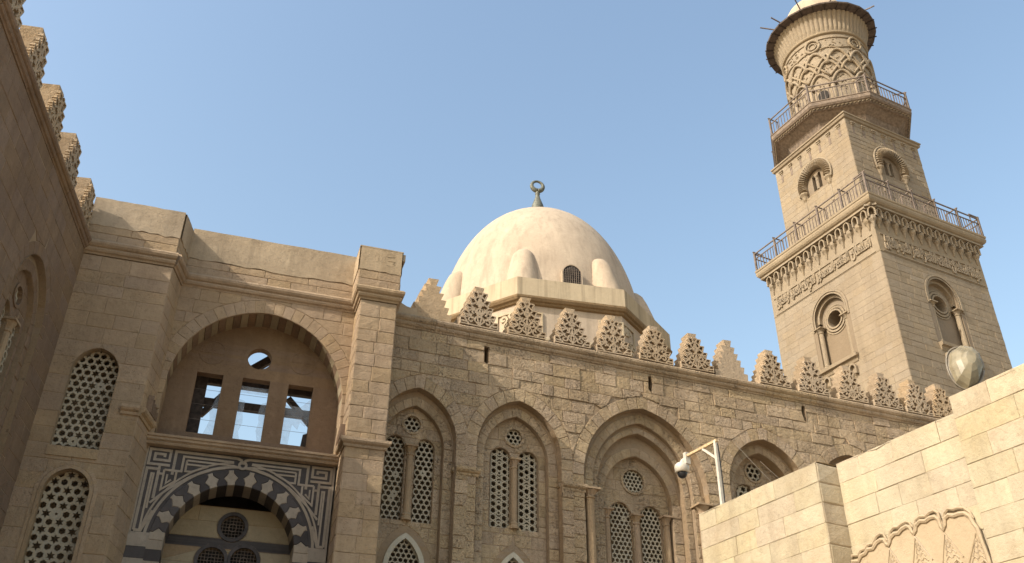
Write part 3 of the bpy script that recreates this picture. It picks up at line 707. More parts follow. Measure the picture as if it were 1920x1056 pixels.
# cornices and parapets
Z0 = 16.32
def parapet(face, a0, a1, zt, back, rows, e=(0, 0), nm='parapet'):
    m_ = MB(); q = [face.p(a0, 0, .0), face.p(a1, 0, .0), face.p(a1, 0, back), face.p(a0, 0, back)]
    m_.loft([[p+Vector((0, 0, Z0+.3)) for p in q], [p+Vector((0, 0, zt-.02)) for p in q]]); m_.build(nm+'_core', M['joint'], po)
    zc = [Z0+.48+.27*k for k in range(rows+1)]
    lay(bk, face, a0, a1, zc, [], M['smooth'], proud=(.012, .022), wr=(.7, 1.4), gap=.006)
    # plaster coat with a wavering lower edge
    n = 12; m_ = MB(); lo = [face.p(a0+(a1-a0)*i/n, zc[-1]+RND.uniform(-.05, .04), -.035) for i in range(n+1)]
    up = [face.p(a0+(a1-a0)*i/n, zt+RND.uniform(-.012, .012), -.035) for i in range(n+1)]
    lo2 = [p+face.n*.05 for p in lo]; up2 = [p+face.n*(back+.05) for p in up]
    m_.loft([lo2, lo, up, up2], closed=False); m_.build('plaster_coat', M['plaster'], po)
parapet(FRONT, BL+.05, BR, 18.27, 1.2, 2); parapet(SPL, 0.04, sl, 18.27, .3, 2)
parapet(Face((0, RD, 0)), -6.1, PL-.1, 18.42, .9, 2)
m_ = MB(); m_.box(PL-.16, PR+.04, -.03, 2.0, 16.6, 18.2); m_.build('pier_block_core', M['joint'], po)
PF = Face((0, -.03, 0)); PS = Face((PL-.16, -.03, 0), (0, 1, 0), (1, 0, 0)); PSR = Face((PR+.04, -.03, 0), (0, 1, 0), (-1, 0, 0))
for fc, a0, a1 in ((PF, PL-.16, PR+.04), (PS, 0, 2.0), (PSR, 0, 2.0)):
    lay(bk, fc, a0, a1, [16.8, 17.06, 17.36], [], M['smooth'], proud=(.012, .022), wr=(.6, 1.0), gap=.006)
    n = 8; m_ = MB(); lo = [fc.p(a0+(a1-a0)*i/n, 17.36+RND.uniform(-.03, .03), -.035) for i in range(n+1)]; up = [fc.p(a0+(a1-a0)*i/n, 18.23, -.035) for i in range(n+1)]
    m_.loft([[p+fc.n*.03 for p in lo], lo, up, [p+fc.n*.03 for p in up]], closed=False); m_.build('plaster_coat', M['plaster'], po)
m_ = MB(); m_.box(PL-.2, PR+.08, -.07, 2.0, 18.2, 18.24); m_.build('pier_coping', M['plaster'], po)
m_ = MB(); m_.box(PR+.02, PR+.16, .0, 1.4, 17.95, 18.19); m_.build('coping_spout', M['plaster'], po)
# loose scratched emblem patch on the pier block
m_ = MB()
for c, z, r in ((-.42, 17.86, .15), (-.02, 17.85, .24)): m_.tube([(c+r*math.cos(t/12*2*math.pi)*.8, -.063, z+r*math.sin(t/12*2*math.pi)) for t in range(13)], .007, 5)
m_.tube([(-.14, -.07, 17.95), (.1, -.07, 17.98)], .006, 5); m_.tube([(-.1, -.07, 17.8), (.12, -.07, 17.82), (.05, -.07, 17.72)], .006, 5); m_.tube([(-.42, -.07, 17.97), (-.42, -.07, 17.76)], .006, 5)
m_.build('scratched_emblem', M['plaster'], po)
PC = [(d*1.0, z) for d, z in CORNICE]
for fc, a0, a1, e0, e1 in ((FRONT, BL, BR, 0, -.4), (SPL, 0, sl, .4, 0), (Face((0, RD, 0)), -6.1, PL-.02, 0, 0), (SIDE, 0, RD, 1, 0), (FRONT, PL, PR, 1, -1), (SIDER, 0, 1.8, 1, 0)):
    run(fc, a0, a1, Z0, PC, M['smooth'], 'cornice', e0, e1)
# marble panel with interlaced straps and the striped arch
MD = 1.22; MA = Arch(-3.45, 1.69, 8.75, 1.70, 7.0); MO = MA.grow(.42, .46)
mb = MB(); panel(mb, FRONT, -6.05, -.86, 7.0, 11.32, [MA.grow(.2, .2)], MD); mb.build('marble_panel', M['dark'], po)
mb = MB()
for x0, x1 in ((-6.05, -5.5), (-1.4, -.86)):
    for z0, z1, mt in ((7.0, 7.9, 'cream'), (7.9, 8.25, 'cream'), (8.25, 8.55, 'dark'), (8.55, 8.93, 'cream')):
        m_ = MB(); m_.box(x0+.005, x1-.005, MD-.02, MD+.1, z0+.004, z1-.004); m_.build('marble_course', M[mt], po)
voussoirs(bk, FRONT, MA, .40, 23, MD, .03, .95, [M['cream'], M['dark']], gap=.003, name='marble_voussoir', wav=.42, tz=.44)
for s_ in (-1, 1):
    x0, x1 = sorted((-3.45+s_*1.69, -3.45+s_*2.09))
    for z0, z1, mt in ((7.0, 8.2, 'cream'), (8.2, 8.5, 'dark'), (8.5, 8.75, 'cream')):
        m_ = MB(); m_.box(x0, x1, MD-.028, MD+.95, z0+.003, z1-.003); m_.build('marble_course', M[mt], po)
def strap(path, w=.075, mat=None, h=.022):
    """flat band of white marble along a path given from the panel's upper left corner"""
    pts = path; L_ = []; R_ = []
    for i, p in enumerate(pts):
        t0 = (pts[i][0]-pts[i-1][0], pts[i][1]-pts[i-1][1]) if i else None; t1 = (pts[i+1][0]-pts[i][0], pts[i+1][1]-pts[i][1]) if i+1 < len(pts) else None
        def nn(t): l = math.hypot(*t); return (-t[1]/l, t[0]/l)
        if t0 and t1: a, b = nn(t0), nn(t1); k = max(.4, 1+a[0]*b[0]+a[1]*b[1]); n_ = ((a[0]+b[0])/k, (a[1]+b[1])/k)
        else: n_ = nn(t0 or t1)
        L_.append((p[0]+n_[0]*w/2, p[1]+n_[1]*w/2)); R_.append((p[0]-n_[0]*w/2, p[1]-n_[1]*w/2))
    for mir in (1, -1):
        m_ = MB(); hh = MD-h+RND.uniform(0, .004)
        f3 = lambda q, d: (-3.455+mir*(q[0]-2.53), d, 11.27-q[1])
        m_.loft([[f3(q, MD+.01) for q in L_], [f3(q, hh) for q in L_], [f3(q, hh) for q in R_], [f3(q, MD+.01) for q in R_]], closed=False)
        m_.build('marble_strap', mat or M['cream'], po)
ac = (2.53, 11.27-8.75)
ring = lambda R, t0, t1, n=18: [(ac[0]-R*math.cos(rad(t0+(t1-t0)*i/n)), ac[1]-R*1.01*math.sin(rad(t0+(t1-t0)*i/n))) for i in range(n+1)]
strap(ring(2.20, 2, 89)); strap(ring(2.32, 8, 84), .05)
strap([(.05, 2.3), (.05, .6), (.36, .6), (.36, 1.42)]); strap([(.19, 2.28), (.19, .74), (.25, .74), (.25, 1.7)], .05)
strap([(.05, 2.3), (.22, 2.3), (.42, 1.75)]); strap([(.30, 1.55), (.62, 1.2), (.9, .95), (1.2, .72), (1.75, .45), (2.2, .33)], .06)
strap([(.62, .47), (.05, .47), (.05, .05), (.58, .05), (.58, .34), (.19, .34), (.19, .17), (.44, .17), (.44, .25)], .07)
strap([(.72, .72), (.72, .05), (2.36, .05)]); strap([(.36, .47), (.36, .72), (.5, .72)], .06)
strap([(.5, .6), (.5, 1.16), (.82, .9), (.82, .6), (.5, .6)], .055); strap([(.6, .72), (.6, .98), (.72, .86)], .05)
strap([(.62, .6), (.94, .6), (.94, .17), (2.28, .17)], .06); strap([(1.04, .27), (1.04, .58), (1.2, .58), (1.62, .38)], .055); strap([(1.04, .38), (1.62, .38)], .05); strap([(1.04, .27), (2.25, .27)], .05)
strap([(2.36, .05), (2.47, .09), (2.53, .2)]); strap([(2.25, .27), (2.4, .3), (2.53, .33)], .06)
m_ = MB(); ring_band(m_, FRONT, -3.455, 11.03, .06, .13, MD-.03, MD); m_.build('marble_knot', M['cream'], po)
for x0, x1, z0, z1 in ((-6.05, -5.99, 8.9, 11.3), (-.93, -.87, 8.9, 11.3)):
    m_ = MB(); m_.box(x0, x1, MD-.02, MD, z0, z1); m_.build('marble_border', M['cream'], po)
# wall inside the striped arch
ID = 2.15; O1 = Circ(-3.43, 9.56, .33); O2 = Circ(-3.86, 8.6, .36); O3 = Circ(-3.0, 8.66, .36)
mb = MB(); panel(mb, FRONT, -5.3, -1.6, 7.0, 10.1, [O1, O2, O3], ID)
for o in (O1, O2, O3): reveal(mb, FRONT, o, ID, ID+.3, 24)
mb.build('inner_wall', M['joint'], po)
strip = Rect(-5.3, -1.6, 8.95, 9.2)
lay(bk, FRONT, -5.2, -1.7, [7.0, 7.5, 8.05, 8.5, 8.93], [O2.grow(.1), O3.grow(.1)], M['pale'], d=ID, proud=(.01, .016), wr=(.6, 1.3), gap=.004)
lay(bk, FRONT, -5.2, -1.7, [9.22, 9.66, 10.08], [O1.grow(.1)], M['pale'], d=ID, proud=(.01, .016), wr=(.8, 1.6), gap=.004)
m_ = MB(); panel(m_, FRONT, -5.2, -1.7, 8.94, 9.21, [O2.grow(.1), O3.grow(.1), O1.grow(.1)], ID-.014); m_.build('dark_band', M['dark'], po)
for o in (O1, O2, O3):
    m_ = MB(); ring_band(m_, FRONT, o.c, o.z, o.r*.98, o.r+.09, ID-.05, ID+.02); m_.build('oculus_rim', M['dark'], po)
    m_ = MB()
    for k in range(-3, 4):
        h_ = math.sqrt(max(0, o.r**2-(k*.09)**2))
        m_.box(o.c+k*.09-.007, o.c+k*.09+.007, ID+.05, ID+.06, o.z-h_, o.z+h_); m_.box(o.c-h_, o.c+h_, ID+.052, ID+.062, o.z+k*.09-.007, o.z+k*.09+.007)
    ring_band(m_, FRONT, o.c, o.z, .1, .115, ID+.045, ID+.06, 16); m_.build('window_lattice', M['rail'], po)
mb = MB(); mb.box(-5.6, -1.3, 3.6, 3.7, 0, 11.4); mb.box(-5.7, -5.6, 1.3, 3.7, 0, 11.4); mb.box(-1.3, -1.2, 1.3, 3.7, 0, 11.4); mb.box(-5.7, -1.2, 1.3, 3.7, 11.36, 11.4); mb.build('painted_dark_interior', M['interior'], po)  # box coloured dark for the deep shade behind the arch
mb = MB(); mb.box(-6.05, -5.15, MD, MD+.2, 0, 7); mb.box(-1.75, -.86, MD, MD+.2, 0, 7); mb.build('lower_jambs', M['smooth'], po)
flush(bk, po, PO)

# ------------------------------------------------------------------ the left wall running towards the viewer
q = PO.w(-8.79, 0, 0); LW = Fr((q.x, q.y, 0), -78.8)
lw = thing('madrasa_wall', 'shaded stone side wall with stepped merlons along the left edge', 'building', LW)
bk = Bucket()
LA = Arch(-2.72, 1.27, 12.9, 1.4, 7.0); LA2 = Arch(-9.2, 1.5, 12.9, 1.5, 7.0)
mb = MB(); panel(mb, FRONT, -14, 1.2, 7.0, 16.4, [LA, LA2], 0); mb.add([(-14, 0, 0), (1.2, 0, 0), (1.2, 0, 7), (-14, 0, 7)], [(0, 1, 2, 3)])
mb.box(-14, 1.2, 1.8, 3.2, 0, 16.7); mb.box(-14, 1.2, .1, 1.8, 16.42, 16.7); mb.box(-14.4, -14, 0, 3.2, 0, 16.7); mb.build('wall_core', M['joint'], lw)
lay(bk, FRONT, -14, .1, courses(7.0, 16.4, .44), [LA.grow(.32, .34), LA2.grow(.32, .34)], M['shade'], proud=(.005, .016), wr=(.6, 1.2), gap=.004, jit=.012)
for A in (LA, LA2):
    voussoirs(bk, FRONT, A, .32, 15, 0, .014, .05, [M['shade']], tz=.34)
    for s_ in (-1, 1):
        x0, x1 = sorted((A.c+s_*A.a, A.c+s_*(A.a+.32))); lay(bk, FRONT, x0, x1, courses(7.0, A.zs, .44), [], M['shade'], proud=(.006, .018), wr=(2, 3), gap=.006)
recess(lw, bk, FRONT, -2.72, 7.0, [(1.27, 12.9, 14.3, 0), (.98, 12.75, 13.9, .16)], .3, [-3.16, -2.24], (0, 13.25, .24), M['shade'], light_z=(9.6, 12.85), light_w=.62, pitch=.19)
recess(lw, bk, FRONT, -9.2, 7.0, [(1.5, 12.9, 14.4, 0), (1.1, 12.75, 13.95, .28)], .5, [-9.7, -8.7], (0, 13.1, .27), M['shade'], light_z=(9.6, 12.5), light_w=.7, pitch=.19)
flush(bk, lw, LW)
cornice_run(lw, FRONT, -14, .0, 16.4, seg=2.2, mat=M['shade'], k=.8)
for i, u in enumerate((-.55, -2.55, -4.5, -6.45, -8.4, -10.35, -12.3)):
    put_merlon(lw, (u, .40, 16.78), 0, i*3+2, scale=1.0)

# ------------------------------------------------------------------ the dome behind the facade
DO = Fr((18.1, 42.0, 0), 9)
do = thing('domed_tomb', 'cream plastered dome on an octagonal drum topped by a ring finial', 'dome', DO)
AP, HS = 6.62, 2.74
def octa(ap, hs, z):
    c = [(-hs, -ap), (hs, -ap), (ap, -hs), (ap, hs), (hs, ap), (-hs, ap), (-ap, hs), (-ap, -hs)]
    return [(x, y, z) for x, y in c]
def octa_shape(name, prof, mat, parent):
    mb = MB(); mb.loft([octa(AP+e, HS+e*.41, z) for e, z in prof]); return mb.build(name, mat, parent)
octa_shape('drum', [(-.28, 0), (-.28, 24.85)], M['dome'], do)
octa_shape('drum_moulding', [(-.26, 24.62), (-.16, 24.66), (-.12, 24.74), (-.02, 24.78), (.05, 24.9), (.06, 25.0), (-.2, 25.02)], M['drummould'], do)
# the drum parapet, one slab for each side
co = octa(AP, HS, 0)
for i in range(8):
    a = Vector(co[i]); b = Vector(co[(i+1) % 8]); t = (b-a).normalized(); n_ = Vector((-t.y, t.x, 0))
    mb = MB(); e = n_*.5; q = [a, b, b+e-t*.2, a+e+t*.2]
    mb.loft([[p+Vector((0, 0, 25.02)) for p in q], [p+Vector((0, 0, 26.02)) for p in q]]); mb.build('drum_parapet', M['drum'], do)
octa_shape('drum_roll', [(-.3, 22.6), (-.2, 22.62), (-.1, 22.7), (-.1, 22.82), (-.2, 22.9), (-.3, 22.92)], M['drum'], do)
# carved cartouches and blind arches on the drum sides
for i in range(8):
    a = Vector(co[i]); b = Vector(co[(i+1) % 8]); t = (b-a).normalized(); n_ = Vector((-t.y, t.x, 0)); m_ = (a+b)/2
    fc = Face(m_+n_*.28*.92, t, n_); L_ = (b-a).length/2-.25
    mb = MB(); A = Arch(0, L_-.5, 20.6, 1.75, 18.5); arch_band(mb, fc, A, .16, -.08, .02); mb.build('blind_arch', M['drum'], do)
    for s_ in (-1, 1):
        mb = MB(); R = random.Random(i*2+s_)
        segs = []
        for k in range(5):
            l = scroll(R.uniform(-.4, .4), 23.6+R.uniform(-.4, .45), .22, R.uniform(0, 6), R.choice([-1, 1])); segs += list(zip(l, l[1:]))
        relief_grid(mb, -.62, .62, 23.05, 24.25, 30, 30, lambda x, z: True, lambda x, z: abs(x) > .55 or z < 23.12 or z > 24.18 or min(seg_dist(x, z, *p, *q) for p, q in segs) < .055, .02, -.06, Face(fc.p(s_*(L_-.45), 0, 0), t, n_))
        mb.build('carved_panel', M['drum'], do)
# dome shell without a real opening for the little window is kept simple: a lathe with the window box set into it
prof = []
for k in range(33):
    t = k/32; z = 24.9+9.4*t; ang = math.asin(min(1, t))
    r = 5.92*(math.cos(ang)**0.86) if t > .12 else 5.92*(1-.02*(t/.12)**2)
    prof.append((max(r, .02), z))
r12 = 5.92*.98; k0 = r12/(5.92*(math.cos(math.asin(.125))**0.86)); prof = [(r*k0 if i > 3 else r, z) for i, (r, z) in enumerate(prof)]
mb = MB(); mb.lathe(prof, 96); mb.build('dome_shell', M['dome'], do, smooth=True)
for i in range(8):                          # tapered buttresses with rounded heads at the corners
    c = Vector(co[i]); c = c*(1-1.2/c.length)
    mb = MB(); mb.lathe([(.92, 25.5), (.86, 26.3), (.75, 27.2), (.64, 28.0), (.54, 28.4), (.38, 28.62), (.16, 28.72), (.01, 28.74)], 24); mb.v = [Vector((c.x*(1-.035*(p.z-25.5))+p.x, c.y*(1-.035*(p.z-25.5))+p.y, p.z)) for p in mb.v]
    mb.build('buttress', M['dome'], do, smooth=True)
for i in range(4):                          # arched windows between them
    a = math.pi/2*i-math.pi/2; n_ = Vector((-math.cos(a), -math.sin(a), 0)); t = Vector((-math.sin(a), math.cos(a), 0))
    fc = Face(-n_*5.98, t, n_); A = Arch(.25, .48, 27.0, .52, 26.0)
    mb = MB(); arch_band(mb, fc, A, .06, .0, .9); w_ = mb.build('dome_window', M['dome'], do)
    mb = MB(); panel(mb, fc, -.23, .73, 26.0, 27.52, [], .02)
    pts = A.outline(8); mb = MB(); mb.add([fc.p(x, z, .03) for x, z in pts[:-1]]+[fc.p(pts[-1][0], pts[-1][1], .03)], [list(range(len(pts)))]); mb.build('window_dark_sheet', M['interior'], w_)  # flat dark sheet paints the shade of the window opening
    mb = MB()
    for k in range(-4, 5): mb.tube([fc.p(.25+k*.11, 26.0, .0), fc.p(.25+k*.11, 27.45-abs(k)*.07, .0)], .012, 4)
    for k in range(9): mb.tube([fc.p(-.2, 26.1+k*.14, 0), fc.p(.7, 26.1+k*.14, 0)], .010, 4)
    mb.build('window_mesh', M['rail'], w_)
fin = MB(); fin.lathe([(.3, 34.0), (.3, 34.6), (.22, 34.75), (.26, 35.1), (.36, 35.3), (.40, 35.5), (.36, 35.75), (.26, 36.05), (.16, 36.35), (.12, 36.6), (.16, 36.66), (.12, 36.74), (.11, 36.95)], 20)
fin.v = [p-Vector((0, 0, .22)) for p in fin.v]
fo = fin.build('finial', M['copper'], do, smooth=True)
rg = MB(); pts = [(.36*math.cos(rad(t)), 0, 37.06+.36*math.sin(rad(t))) for t in range(-90, 271, 15)]; rg.tube(pts, [.115-.04*math.sin(rad(t)) for t in range(-90, 271, 15)], 10); rg.build('finial_ring', M['copper'], fo, smooth=True)

# ------------------------------------------------------------------ the minaret
MI = Fr((34.127, 32.0, 0), -5.9)
mi = thing('minaret', 'tall square tan minaret with two railed balconies and a round top storey', 'tower', MI)
bk = Bucket(); S1 = 8.55
FR = FRONT; LF = Face((0, 0, 0), (0, 1, 0), (1, 0, 0))
nich = Arch(4.28, 1.16, 28.35, 1.2, 25.2); NO = Circ(4.28, 28.1, .50)
mb = MB()
for fc in (FR, LF):
    panel(mb, fc, 0, S1, 15, 33.2, [nich], 0); reveal(mb, fc, nich, 0, .42, 16)
    panel(mb, fc, nich.c-1.2, nich.c+1.2, 25.2, 29.6, [NO], .42); reveal(mb, fc, NO, .42, 1.6, 24)
mb.box(.02, S1-.02, S1-.05, S1, 0, 33.2); mb.box(S1-.05, S1, .02, S1-.02, 0, 33.2); mb.box(0, S1, 0, S1, 33.15, 33.2); mb.box(.01, S1-.01, .01, S1-.01, 0, 15)
mb.box(2.2, S1-.1, 2.2, S1-.1, 15, 33)
mb.build('shaft_core', M['minjoint'], mi)
zz = courses(15.2, 30.15, .43)
lay(bk, FR, .0, S1, zz, [nich.grow(.26, .26)], M['minaret'], proud=(.008, .022), wr=(.55, 1.25), gap=.008, jit=.01)
lay(bk, LF, .0, S1, zz, [nich.grow(.26, .26)], M['minaret'], proud=(.012, .018), wr=(.6, 1.4), gap=.003, jit=.003, bulge=.003, ch=.006)
for fc in (FR, LF):
    lay(bk, fc, 0, S1, [30.15, 30.22], [], M['minaret'], proud=(.03, .035), wr=(2, 3), gap=.002, jit=.002)
    m_ = MB(); q = [fc.p(0, 0, -.014), fc.p(S1, 0, -.014), fc.p(S1, 0, .05), fc.p(0, 0, .05)]
    m_.loft([[p+Vector((0, 0, 30.23)) for p in q], [p+Vector((0, 0, 33.2)) for p in q]]); m_.build('frieze', M['minaret'], mi)
    for k, (t, d0) in enumerate(((.10, -.02), (.22, -.05))):
        m_ = MB(); arch_band(m_, fc, Arch(nich.c, nich.a+(.0 if k == 0 else .13), nich.zs, nich.r+(.0 if k == 0 else .13), 27.7), t-.02 if k == 0 else .12, d0, .1, 16); m_.build('niche_moulding', M['minaret'], mi)
    m_ = MB(); arch_band(m_, fc, Arch(nich.c, nich.a-.16, nich.zs, nich.a-.15, 28.2), .16, .2, .42, 16); m_.build('niche_moulding', M['minaret'], mi)
    for r0, r1, d0 in ((.50, .60, .30), (.66, .78, .34), (.84, .92, .38)):
        m_ = MB(); ring_band(m_, fc, NO.c, NO.z, r0, r1, d0, .45, 28); m_.build('oculus_ring', M['minaret'], mi)
    for s_ in (-1, 1): column(mi, fc, nich.c+s_*1.02, .16, 25.25, 27.85, .15, M['minaret'], 'niche_column')
    m_ = MB(); m_.loft([[fc.p(nich.c-1.45+e, z, d_) for d_, z, e in ((.1, 24.7, .1), (-.05, 24.75, .1), (-.12, 24.95, .05), (-.25, 25.0, 0), (-.27, 25.18, 0), (.1, 25.2, 0))], [fc.p(nich.c+1.45-e, z, d_) for d_, z, e in ((.1, 24.7, .1), (-.05, 24.75, .1), (-.12, 24.95, .05), (-.25, 25.0, 0), (-.27, 25.18, 0), (.1, 25.2, 0))]]); m_.build('niche_sill', M['minaret'], mi)
    for k in (-1, 0, 1):
        m_ = MB(); x = nich.c+k*.95; arch_band(m_, fc, Arch(x, .16, 24.4, .2, 24.05), .1, -.2, .0, 6); p = fc.p(x, 0, 0); m_.lathe([(.03, 23.75), (.1, 23.95), (.22, 24.1)], 8, (p.x, p.y)); m_.build('sill_bracket', M['minaret'], mi)
# honeycomb brackets under the lower balcony
def unit():
    m_ = MB(); fc = FRONT
    arch_band(m_, fc, Arch(0, .15, .80, .24, .46), .075, -.30, .05, 6); m_.box(-.16, .16, -.1, .05, .42, .62)
    m_.lathe([(.02, -.2), (.05, -.12), (.08, .05), (.12, .18), (.14, .22), (.22, .34), (.23, .5), (.2, .56)], 8, (0, -.05))
    m_.box(-.33, .33, -.2, .05, 1.05, 1.2); m_.box(-.33, .33, -.36, .05, 1.12, 1.24)
    return mesh_from(m_.v, m_.f, 'muqarnas', M['minaret'])
um = unit(); NU = 13
for side in range(2):
    for k in range(NU):
        a = S1*(k+.5)/NU; o = link('muqarnas', um, mi, (a, 0, 31.85) if side == 0 else (0, a, 31.85)); o.rotation_euler = (0, 0, 0 if side == 0 else -math.pi/2)
o = link('muqarnas', um, mi, (0, 0, 31.85)); o.rotation_euler = (0, 0, -math.pi/4)
def slab(e0, e1, z, prof, mat, name):
    m_ = MB(); m_.loft([[(e0-x, e0-x, z+q), (e1+x, e0-x, z+q), (e1+x, e1+x, z+q), (e0-x, e1+x, z+q)] for x, q in prof]); return m_.build(name, mat, mi)
slab(0, S1, 33.0, [(.30, 0), (.34, .06), (.30, .14), (.40, .2), (.47, .3), (.50, .44), (.48, .56), (.52, .6), (.52, .72)], M['minaret'], 'balcony_slab')
# carved inscription bands
AR = {  # letter -> isolated, final, initial, medial presentation forms
 'ا': (0xFE8D, 0xFE8E, None, None), 'ب': (0xFE8F, 0xFE90, 0xFE91, 0xFE92), 'ت': (0xFE95, 0xFE96, 0xFE97, 0xFE98), 'ح': (0xFEA1, 0xFEA2, 0xFEA3, 0xFEA4), 'د': (0xFEA9, 0xFEAA, None, None),
 'ر': (0xFEAD, 0xFEAE, None, None), 'س': (0xFEB1, 0xFEB2, 0xFEB3, 0xFEB4), 'ص': (0xFEB9, 0xFEBA, 0xFEBB, 0xFEBC), 'ط': (0xFEC1, 0xFEC2, 0xFEC3, 0xFEC4), 'ع': (0xFEC9, 0xFECA, 0xFECB, 0xFECC),
 'ق': (0xFED5, 0xFED6, 0xFED7, 0xFED8), 'ك': (0xFED9, 0xFEDA, 0xFEDB, 0xFEDC), 'ل': (0xFEDD, 0xFEDE, 0xFEDF, 0xFEE0), 'م': (0xFEE1, 0xFEE2, 0xFEE3, 0xFEE4), 'ن': (0xFEE5, 0xFEE6, 0xFEE7, 0xFEE8),
 'ه': (0xFEE9, 0xFEEA, 0xFEEB, 0xFEEC), 'و': (0xFEED, 0xFEEE, None, None), 'ي': (0xFEF1, 0xFEF2, 0xFEF3, 0xFEF4), 'ظ': (0xFEC5, 0xFEC6, 0xFEC7, 0xFEC8)}
def shape_arabic(s):
    out = []
    for i, ch in enumerate(s):
        if ch not in AR: out.append(ch); continue
        f = AR[ch]; pj = i > 0 and s[i-1] in AR and AR[s[i-1]][2] is not None; nj = f[2] is not None and i+1 < len(s) and s[i+1] in AR
        out.append(chr(f[3] if pj and nj else f[1] if pj else f[2] if nj else f[0]))
    return ''.join(reversed(out))
def inscription(face, text, a0, a1, z0, z1, flip):
    cu = bpy.data.curves.new('inscription', 'FONT'); cu.body = shape_arabic(text); cu.size = 1.0; cu.extrude = 0.045; cu.resolution_u = 3; cu.offset = 0.04
    tmp = bpy.data.objects.new('tmp_inscription', cu); COL.objects.link(tmp)
    dg = bpy.context.evaluated_depsgraph_get(); me = bpy.data.meshes.new_from_object(tmp.evaluated_get(dg)); bpy.data.objects.remove(tmp); bpy.data.curves.remove(cu)
    if not me.vertices: return
    xs = [v.co.x for v in me.vertices]; ys = [v.co.y for v in me.vertices]
    sx, sy = (a1-a0)/(max(xs)-min(xs)), (z1-z0)/(max(ys)-min(ys))
    for v in me.vertices:
        t = (v.co.x-min(xs))*sx; a = (a1-t) if flip else (a0+t)
        v.co = face.p(a, z0+(v.co.y-min(ys))*sy, -.02-(v.co.z+.045)*.85)
    me.materials.clear(); me.materials.append(M['minaret']); me.name = 'inscription'; link('inscription', me, mi)
for fc, flip, txt in ((FR, False, 'مولانا السلطان الملك الناصر ناصر الدنيا والدين'), (LF, True, 'السلطان الملك المنصور سيف الدنيا والدين')):
    for line, zq in ((txt, 30.36),): inscription(fc, line, .42, S1-.42, zq, 31.3, flip)
    inscription(fc, txt[6:]+' '+txt[:6], .5, S1-.5, 30.75, 31.32, flip)
    for zq in (30.24, 31.36):
        m_ = MB(); m_.bar(fc.p(.25, zq, -.04), fc.p(S1-.25, zq, -.04), .06, .05); m_.build('inscription_border', M['minaret'], mi)
# railings
post_me = None
def railing(pts, z, h, step, closed=True, arms=True, post_every=1.9):
    n = len(pts); segs = [(Vector(pts[i]), Vector(pts[(i+1) % n])) for i in range(n if closed else n-1)]
    bal = MB(); bal.box(-.019, .019, -.019, .019, 0, h*.72); bme = mesh_from(bal.v, bal.f, 'baluster', M['rail'])
    pm = MB(); pm.box(-.055, .055, -.055, .055, 0, h*1.12); pme = mesh_from(pm.v, pm.f, 'railing_post', M['rail'])
    for a, b in segs:
        L_ = (b-a).length; t = (b-a)/L_; out = Vector((t.y, -t.x, 0)); front = fr_vis(a, b)
        for f, w in ((1.0, .065), (.72, .055), (.04, .045)):
            m_ = MB(); m_.bar(a+Vector((0, 0, z+h*f)), b+Vector((0, 0, z+h*f)), w); m_.build('rail', M['rail'], mi)
        k = max(1, round(L_/post_every))
        for i in range(k+1 if not closed else k):
            p = a+t*L_*i/k; o = link('railing_post', pme, mi, p+Vector((0, 0, z)))
            if arms:
                m_ = MB(); q = p+Vector((0, 0, z+h*1.1)); m_.bar(q+out*.12, q-out*.75, .06); m_.bar(q-out*.7, p-out*.75+Vector((0, 0, z)), .05); m_.build('railing_arm', M['rail'], mi)
        m = round(L_/step)
        if front:
            for i in range(1, m): link('baluster', bme, mi, a+t*L_*i/m+Vector((0, 0, z)))
        else:
            m_ = MB()
            for i in range(1, m): p = a+t*L_*i/m; m_.box(p.x-.014, p.x+.014, p.y-.014, p.y+.014, z, z+h*.72)
            m_.build('rear_balusters', M['rail'], mi, kind='stuff')
def fr_vis(a, b): m = (a+b)/2; return (m.x-4.28)+(m.y-4.28) < .2
railing([(-.42, -.42, 0), (S1+.42, -.42, 0), (S1+.42, S1+.42, 0), (-.42, S1+.42, 0)], 33.72, 1.3, .235)
# second storey
E0, E1 = 1.12, 7.44; F2 = Face((E0, E0, 0), (1, 0, 0), (0, 1, 0)); L2 = Face((E0, E0, 0), (0, 1, 0), (1, 0, 0)); S2 = E1-E0; MC = S2/2
n2 = Arch(MC, .86, 38.35, .9, 37.5)
lan = [Arch(MC+s_*.24, .13, 38.75, .2, 37.75) for s_ in (-1, 1)]
mb = MB()
for fc in (F2, L2):
    panel(mb, fc, 0, S2, 33.3, 41.2, [n2], 0); reveal(mb, fc, n2, 0, .14); panel(mb, fc, MC-.9, MC+.9, 37.5, 39.3, lan, .14)
    for l in lan: reveal(mb, fc, l, .14, .7, 6)
mb.box(E0+.01, E1, E1-.05, E1, 33.3, 41.2); mb.box(E1-.05, E1, E0+.01, E1, 33.3, 41.2); mb.box(E0+1, E1-.1, E0+1, E1-.1, 33.3, 41.2); mb.build('upper_core', M['minjoint'], mi)
zz = courses(33.4, 41.15, .36)
lay(bk, F2, 0, S2, zz, [n2.grow(.3, .3)], M['minaret'], proud=(.01, .03), wr=(.45, 1.0), gap=.010, jit=.014, name='upper_stone')
lay(bk, L2, 0, S2, zz, [n2.grow(.3, .3)], M['minaret'], proud=(.012, .018), wr=(.6, 1.2), gap=.003, jit=.003, name='upper_stone', bulge=.003, ch=.006)
